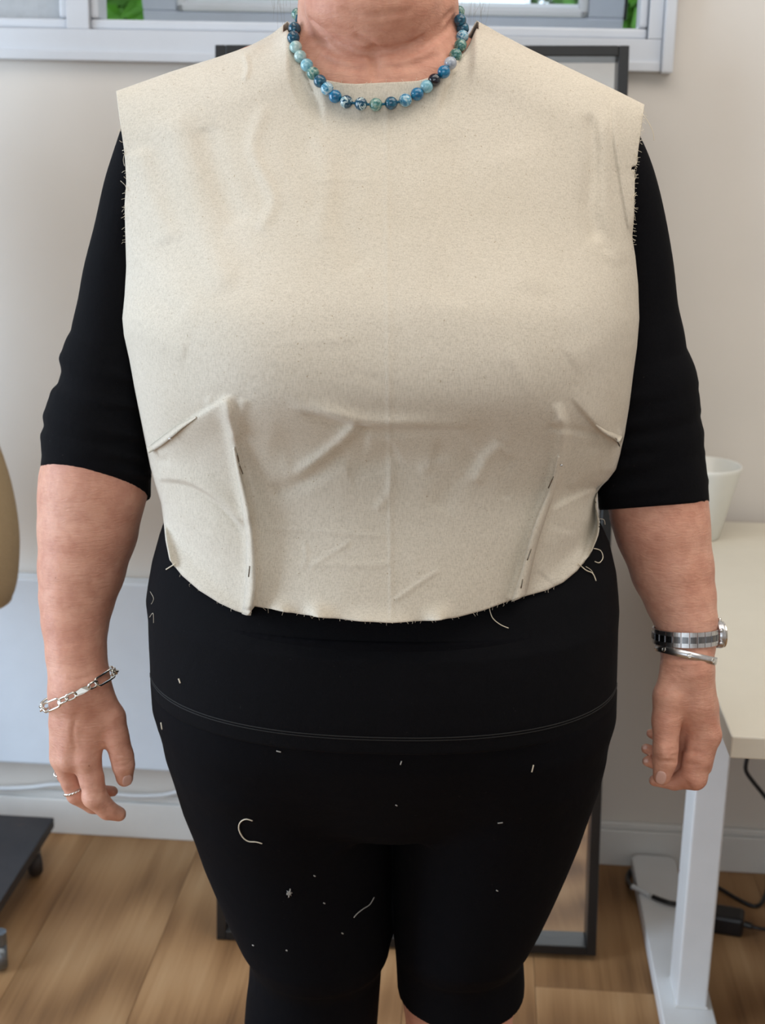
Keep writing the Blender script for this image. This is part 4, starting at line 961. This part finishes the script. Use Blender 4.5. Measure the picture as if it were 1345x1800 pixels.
# bead necklace
nk, nk0 = thing_at('bead_necklace', 660, 150, 1.30, 'blue and teal agate bead necklace around the neck', 'necklace')
BEADS = [(523, 25, 'green'), (518, 50, 'teal'), (516, 66, 'teal'), (520, 83, 'pale'), (528, 99.5, 'pale'), (539.5, 114.5, 'sky'), (550.5, 129, 'green'), (562.7, 142.7, 'teal'), (575, 155.5, 'blueswirl'), (589.4, 169.5, 'blue'), (609, 179, 'tealwhite'), (634.6, 182.6, 'tealwhite'), (660.8, 183.8, 'green'), (687.6, 181.4, 'teal'), (712.6, 176, 'blueswirl'), (733.4, 165.4, 'blue'), (750, 152, 'sky'), (764, 140.7, 'navy'), (780.4, 126.4, 'blue'), (792, 111, 'lilac'), (801, 96.7, 'green'), (809.5, 79.7, 'green'), (813, 64, 'blueswirl'), (813.7, 49.7, 'teal'), (809, 35.7, 'teal'), (806.5, 20.8, 'green')]
br0 = rpx(10.7, 1.25); cpos = []
for x, y, kd in BEADS:
    D = 1.246 + (184 - y) / 160 * .095
    for ddx, ddy in ((0, 0), (-9, 0), (9, 0), (0, 9), (0, -9)):
        D = min(D, hitD(x + ddx, y + ddy, ('bodice', 'skin'), 1.4) - br0 * (.98 if ddx == ddy == 0 else .55))
    if y < 26: D = 1.362
    cpos.append([P(x, y, D), kd])
last, first = cpos[-1][0], cpos[0][0]; nbk = 11
for j in range(1, nbk + 1):                       # round the back of the neck
    f_ = j / (nbk + 1); a = math.pi * f_; p = last * (1 - f_) + first * f_
    p = p + np.array([.012 * math.sin(2 * a), .088 * math.sin(a), .022 * math.sin(a)]); cpos.append([p, ['blue', 'teal', 'sky', 'pale'][j % 4]])
proto_bead = None
bm = bmesh.new(); bmesh.ops.create_uvsphere(bm, u_segments=28, v_segments=18, radius=br0)
bead_me = {}
for i, (p, kd) in enumerate(cpos):
    if kd not in bead_me:
        me = bpy.data.meshes.new('bead'); bm.to_mesh(me); me.polygons.foreach_set('use_smooth', [True] * len(me.polygons)); me.materials.append(A[kd]); bead_me[kd] = me
    o = bpy.data.objects.new('bead', bead_me[kd]); COL.objects.link(o); o.parent = nk; o.location = p - nk0; o.rotation_euler = tuple(rng.random(3) * 6.28)
bm.free()
MB().tube(interp_curve([c[0] - nk0 for c in cpos + cpos[:1]], 260), .0011, seg=6).build('cord', M['cord'], nk, True)

def ringbasis(c, Lp, Rp, D, tilt_dz=0.0):
    """plane basis of a ring round a limb: e1 to the right, e2 to the viewer"""
    p, q = P(*Lp, D), P(*Rp, D); e1 = q - p; rad = np.linalg.norm(e1) / 2; e1 /= np.linalg.norm(e1)
    e2 = np.array([0, -1.0, tilt_dz]); e2 -= e1 * (e1 @ e2); e2 /= np.linalg.norm(e2); return (p + q) / 2, e1, e2, rad, np.cross(e1, e2)
# silver chain bracelet on the right wrist
bc, be1, be2, brad, bn = ringbasis(None, (80, 1239), (197, 1183), 1.279, .2)
bk, bk0 = thing_at('chain_bracelet', 138, 1212, 1.279, 'silver oval-link chain bracelet on the bare wrist above the ring', 'bracelet')
def on_ring(c, e1, e2, r, ry, a): return c + e1 * (r * math.cos(a)) + e2 * (ry * math.sin(a))
lk = [('long', .0215, .0084), ('small', .0085, .0066), ('small', .0085, .0066), ('plate', .013, .006), ('small', .008, .006), ('long', .0215, .0084), ('small', .0085, .006), ('small', .0085, .006), ('long', .0215, .0084), ('small', .0085, .006), ('small', .0085, .006), ('long', .0215, .0084), ('small', .008, .006), ('small', .008, .006), ('long', .0215, .0084), ('small', .008, .006), ('small', .008, .006)]
R1, R2 = brad * 1.0, brad * 1.02; per = 2 * math.pi * (R1 + R2) / 2; tot = sum(l - .0022 for _, l, _ in lk); sc_ = per / tot
a = math.radians(142)
for i, (kd, L, w) in enumerate(lk):
    L2 = (L - .0022) * sc_; da = L2 / ((R1 + R2) / 2); am = a - da / 2; a -= da
    c0 = on_ring(bc, be1, be2, R1, R2, am); tg = be1 * math.sin(am) - be2 * math.cos(am); nr = be1 * math.cos(am) + be2 * math.sin(am)
    roll_ = {'long': 0.15, 'plate': .1, 'small': 0.9 if i % 2 else -.5}[kd]; sdv = bn * math.cos(roll_) + nr * math.sin(roll_)
    hl, hw = (L2 + .0022) / 2, w / 2; rr = .00115 if kd != 'plate' else .0009; pts = []
    for t in np.linspace(0, 2 * math.pi, 28, endpoint=False):
        x = max(hl - hw, 0) * (1 if math.cos(t) > 0 else -1) * (1 if abs(math.cos(t)) > .05 else 0) + hw * math.cos(t); y = hw * math.sin(t)
        pts.append(c0 + tg * x + sdv * y + nr * (.0012 - x * x / (2 * R1)) - bk0)
    if kd == 'plate':
        V = []
        for s in (-1, 1):
            for t in np.linspace(0, 2 * math.pi, 24, endpoint=False):
                x = np.clip(hl * 1.2 * math.cos(t), -hl, hl); y = hw * math.sin(t); V.append(c0 + tg * x + sdv * y + nr * (.0012 + s * .0006 - x * x / (2 * R1)) - bk0)
        Fc = [tuple(range(24))[::-1], tuple(range(24, 48))] + [(j, (j + 1) % 24, 24 + (j + 1) % 24, 24 + j) for j in range(24)]
        mesh_obj('tag_plate', V, Fc, M['silver'], bk)
    else: MB().tube(pts, rr, True, 8).build('link', M['silver'], bk, True)
# twisted ring and second ring
def finger_ring(px, py, D, r, e1, e2, label, rr):
    o, o0_ = thing_at('finger_ring', px, py, D, label, 'ring'); q1, q2 = [], []
    n_ = np.cross(e1, e2)
    for t in np.linspace(0, 2 * math.pi, 60, endpoint=False):
        c = e1 * r * math.cos(t) + e2 * r * math.sin(t); rad = c / r; w = 9 * t
        q1.append(c + rad * rr * .8 * math.cos(w) + n_ * rr * .8 * math.sin(w)); q2.append(c - rad * rr * .8 * math.cos(w) - n_ * rr * .8 * math.sin(w))
    MB().tube(q1, rr, True, 6).build('band', M['silver'], o, True); MB().tube(q2, rr, True, 6).build('band', M['silver'], o, True)
ax = P(134, 1397, D0 - .001) - P(124, 1376, D0); ax /= np.linalg.norm(ax); e1 = np.array([1, 0, .15]); e1 -= ax * (ax @ e1); e1 /= np.linalg.norm(e1); e2 = np.cross(ax, e1)
finger_ring(130, 1389, D0 - .0005, rpx(18.3, D0), e1, e2, 'twisted silver ring partly hidden behind the front finger', .0008)
ax = P(114, 1364, D0 + .017) - P(104, 1326, D0 + .015); ax /= np.linalg.norm(ax); e1 = np.array([1, 0, .15]); e1 -= ax * (ax @ e1); e1 /= np.linalg.norm(e1); e2 = np.cross(ax, e1)
finger_ring(110, 1357, D0 + .0163, rpx(16.3, D0), e1, e2, 'silver ring glinting on the outer edge of the hand', .0007)
# steel wristwatch on the left wrist
wc, we1, we2, wrad, wn = ringbasis(None, (1153, 1117), (1258, 1116), 1.298, .2)
wt, wt0 = thing_at('wristwatch', 1207, 1117, 1.298, 'steel wristwatch on the left wrist, its dial turned outwards', 'wristwatch')
WR, WRY, bw = wrad + .0012, wrad * 1.0 + .0015, .0074
def plate_link(name, a0, a1, y0, y1, t0, t1, mat, parent):
    V = []; n = 4
    for t in (t0, t1):
        for y in (y0, y1):
            for i in range(n):
                a = a0 + (a1 - a0) * i / (n - 1); rad_ = we1 * math.cos(a) + we2 * math.sin(a)
                V.append(on_ring(wc, we1, we2, WR, WRY, a) + rad_ * t + wn * y - wt0)
    Fc = []
    for i in range(n - 1):
        Fc += [(i, i + 1, n + i + 1, n + i), (2 * n + i, 3 * n + i, 3 * n + i + 1, 2 * n + i + 1), (i, 2 * n + i, 2 * n + i + 1, i + 1), (n + i, n + i + 1, 3 * n + i + 1, 3 * n + i)]
    Fc += [(0, n, 3 * n, 2 * n), (n - 1, 3 * n - 1, 4 * n - 1, 2 * n - 1)]
    return mesh_obj(name, V, Fc, mat, parent)
NLK = 22; A0, A1 = math.radians(26), math.radians(334)
for i in range(NLK):
    a0 = A0 + (A1 - A0) * i / NLK; a1 = A0 + (A1 - A0) * (i + .93) / NLK
    l_ = plate_link('band_link', a0, a1, -bw, bw, 0, .0018, M['steel'], wt); plate_link('centre_link', a0 + .02, a1 - .02, -bw * .42, bw * .42, .0018, .0025, M['dark_steel'], l_)
wa = math.radians(-4); wr_ = we1 * math.cos(wa) + we2 * math.sin(wa); wt_ = np.cross(wn, wr_); whc = on_ring(wc, we1, we2, WR, WRY, wa) + wr_ * -.001 - wt0
def disc(name, prof, mat, parent, n=40):
    V = []; Fc = []
    for r, h_ in prof: V += [whc + wr_ * h_ + (wt_ * math.cos(2 * math.pi * i / n) + wn * math.sin(2 * math.pi * i / n)) * r for i in range(n)]
    for k0 in range(len(prof) - 1):
        for i in range(n): Fc.append((k0 * n + i, k0 * n + (i + 1) % n, (k0 + 1) * n + (i + 1) % n, (k0 + 1) * n + i))
    Fc += [tuple(range(n))[::-1], tuple(range((len(prof) - 1) * n, len(prof) * n))]
    return mesh_obj(name, V, Fc, mat, parent, False)
disc('watch_case', [(.0115, 0), (.0132, .001), (.0136, .003), (.0136, .0058), (.0130, .0068)], M['steel'], wt)
disc('bezel', [(.0130, .0069), (.0130, .0084), (.0118, .0092)], M['silver'], wt); disc('dial', [(.0117, .0088), (.0117, .0093)], M['pot'], wt)
for s in (-1, 1):
    for s2 in (-1, 1):
        p0_ = whc + wr_ * .003 + wt_ * s * .0125 + wn * s2 * .0062; MB().tube([p0_, p0_ + wt_ * s * .005 - wr_ * .003], [.0022, .0016]).build('lug', M['steel'], wt, True)
p0_ = whc + wr_ * .0045 - wn * .0136; MB().tube([p0_, p0_ - wn * .0026], .002, seg=12).build('crown', M['silver'], wt, True)
# flat silver bangle under the watch
gc, ge1, ge2, grad, gn = ringbasis(None, (1158, 1139), (1254, 1161), 1.290, .32)
bg, bg0 = thing_at('bangle', 1206, 1150, 1.290, 'narrow flat silver bangle with screw-head motifs below the watch', 'bangle')
GR, GRY, gw = grad + .0010, grad * 1.0 + .002, .0036; V = []; n = 96
for rr, yy in ((0, -gw), (.0011, -gw), (.0015, 0), (.0011, gw), (0, gw)):
    for i in range(n):
        a = 2 * math.pi * i / n; V.append(on_ring(gc, ge1, ge2, GR + rr, GRY + rr, a) + gn * yy - bg0)
Fc = [(k0 * n + i, k0 * n + (i + 1) % n, ((k0 + 1) % 5) * n + (i + 1) % n, ((k0 + 1) % 5) * n + i) for k0 in range(5) for i in range(n)]
mesh_obj('band', V, Fc, M['steel'], bg, True)
for a in [math.radians(x) for x in (48, 100, 152, 204, 256, 308, 0)]:
    rad_ = ge1 * math.cos(a) + ge2 * math.sin(a); tg = -ge1 * math.sin(a) + ge2 * math.cos(a); c0 = on_ring(gc, ge1, ge2, GR + .0016, GRY + .0016, a) - bg0
    s_ = MB().tube([c0 + (tg * math.cos(t) + gn * math.sin(t)) * .0021 for t in np.linspace(0, 2 * math.pi, 20, endpoint=False)], .00045, True, 6).build('screw_motif', M['silver'], bg, True)
    MB().tube([c0 - tg * .0016 - gn * .001, c0 + tg * .0016 + gn * .001], .0004, seg=5).build('screw_slot', M['silver'], s_)

# ================================================================== thread ends and lint on the black clothes
def lint(pts, r, label, mat='grey_thread', n=24, lift=.0012, cat='thread', group=None):
    mx, my = pts[len(pts) // 2]; D = hitD(mx, my); o0_ = P(mx, my, D); c = interp_curve(pts, n) if len(pts) > 2 else np.array([np.array(pts[0]) * (1 - t) + np.array(pts[1]) * t for t in np.linspace(0, 1, 6)])
    q = MB().tube([P(x, y, hitD(x, y) - lift) - o0_ for x, y in c], r, seg=6); o = q.build('thread_end', M[mat], None, True)
    o.location = W3(o0_); o.rotation_euler = (0, 0, YAW); tag(o, label, cat, group); return o
lint([(444, 1443), (432, 1440), (422, 1446), (420, 1458), (427, 1472), (437, 1479), (450, 1480), (461, 1483)], .00065, 'C-shaped cream thread on the black legging thigh', 'thread')
lint([(658, 1577), (650, 1590), (638, 1598), (628, 1606), (622, 1613)], .0005, 'thin wavy grey thread on the inner thigh above the knee')
lint([(938, 1345), (935, 1357)], .00065, 'short upright cream thread end on the thigh above the mirror frame', 'thread')
lint([(875, 1447), (884, 1446)], .0006, 'short level grey thread end in the middle of the left thigh')
lint([(486, 1320), (494, 1322)], .00065, 'pale thread end just under the hem of the black top')
lint([(706, 1338), (704, 1344)], .0006, 'pale speck of thread at the centre seam under the hem')
lint([(314, 1193), (317, 1201)], .0007, 'pale thread end on the side of the black top', 'thread')
lint([(283, 1270), (285, 1282)], .0007, 'pale thread end on the outer hip by the bracelet', 'thread')
o0_ = P(508, 1571, hitD(508, 1571)); q = MB()
for j in range(26):
    a = rng.random() * 6.28; L = 3 + 7 * rng.random(); x1, y1 = 509 + L * math.cos(a) * .6, 1571 + L * math.sin(a)
    q.tube(interp_curve([P(508, 1572, hitD(508, 1572) - .0018) - o0_, P((508 + x1) / 2 + rng.normal(), (1571 + y1) / 2, hitD(508, 1571) - .0034) - o0_, P(x1, y1, hitD(x1, y1) - .001) - o0_], 6), .00028, seg=4)
o = q.build('lint_tuft', M['grey_thread'], None, True); o.location = W3(o0_); o.rotation_euler = (0, 0, YAW); tag(o, 'small fluffy tuft of pale lint on the thigh', 'lint')
for x, y, lb in ((570, 1587, 'tiny lint speck left of the thin wavy thread'), (553, 1539, 'tiny lint speck above and right of the fluffy tuft'), (602, 1640, 'tiny lint speck below the thin wavy thread'), (445, 1661, 'tiny lint speck at the outer knee of the leg with the C-shaped thread'), (504, 1670, 'tiny lint speck at the middle of the knee below the fluffy tuft'), (874, 1565, 'tiny lint speck low on the thigh under the level grey thread end'), (697, 1415, 'tiny lint speck on the centre seam just above the crotch')):
    lint([(x - 1.4, y), (x + 1.4, y + 1.5)], .0006, lb, cat='lint', group='lint specks on the leggings')
for o in bpy.data.objects: o.select_set(False)
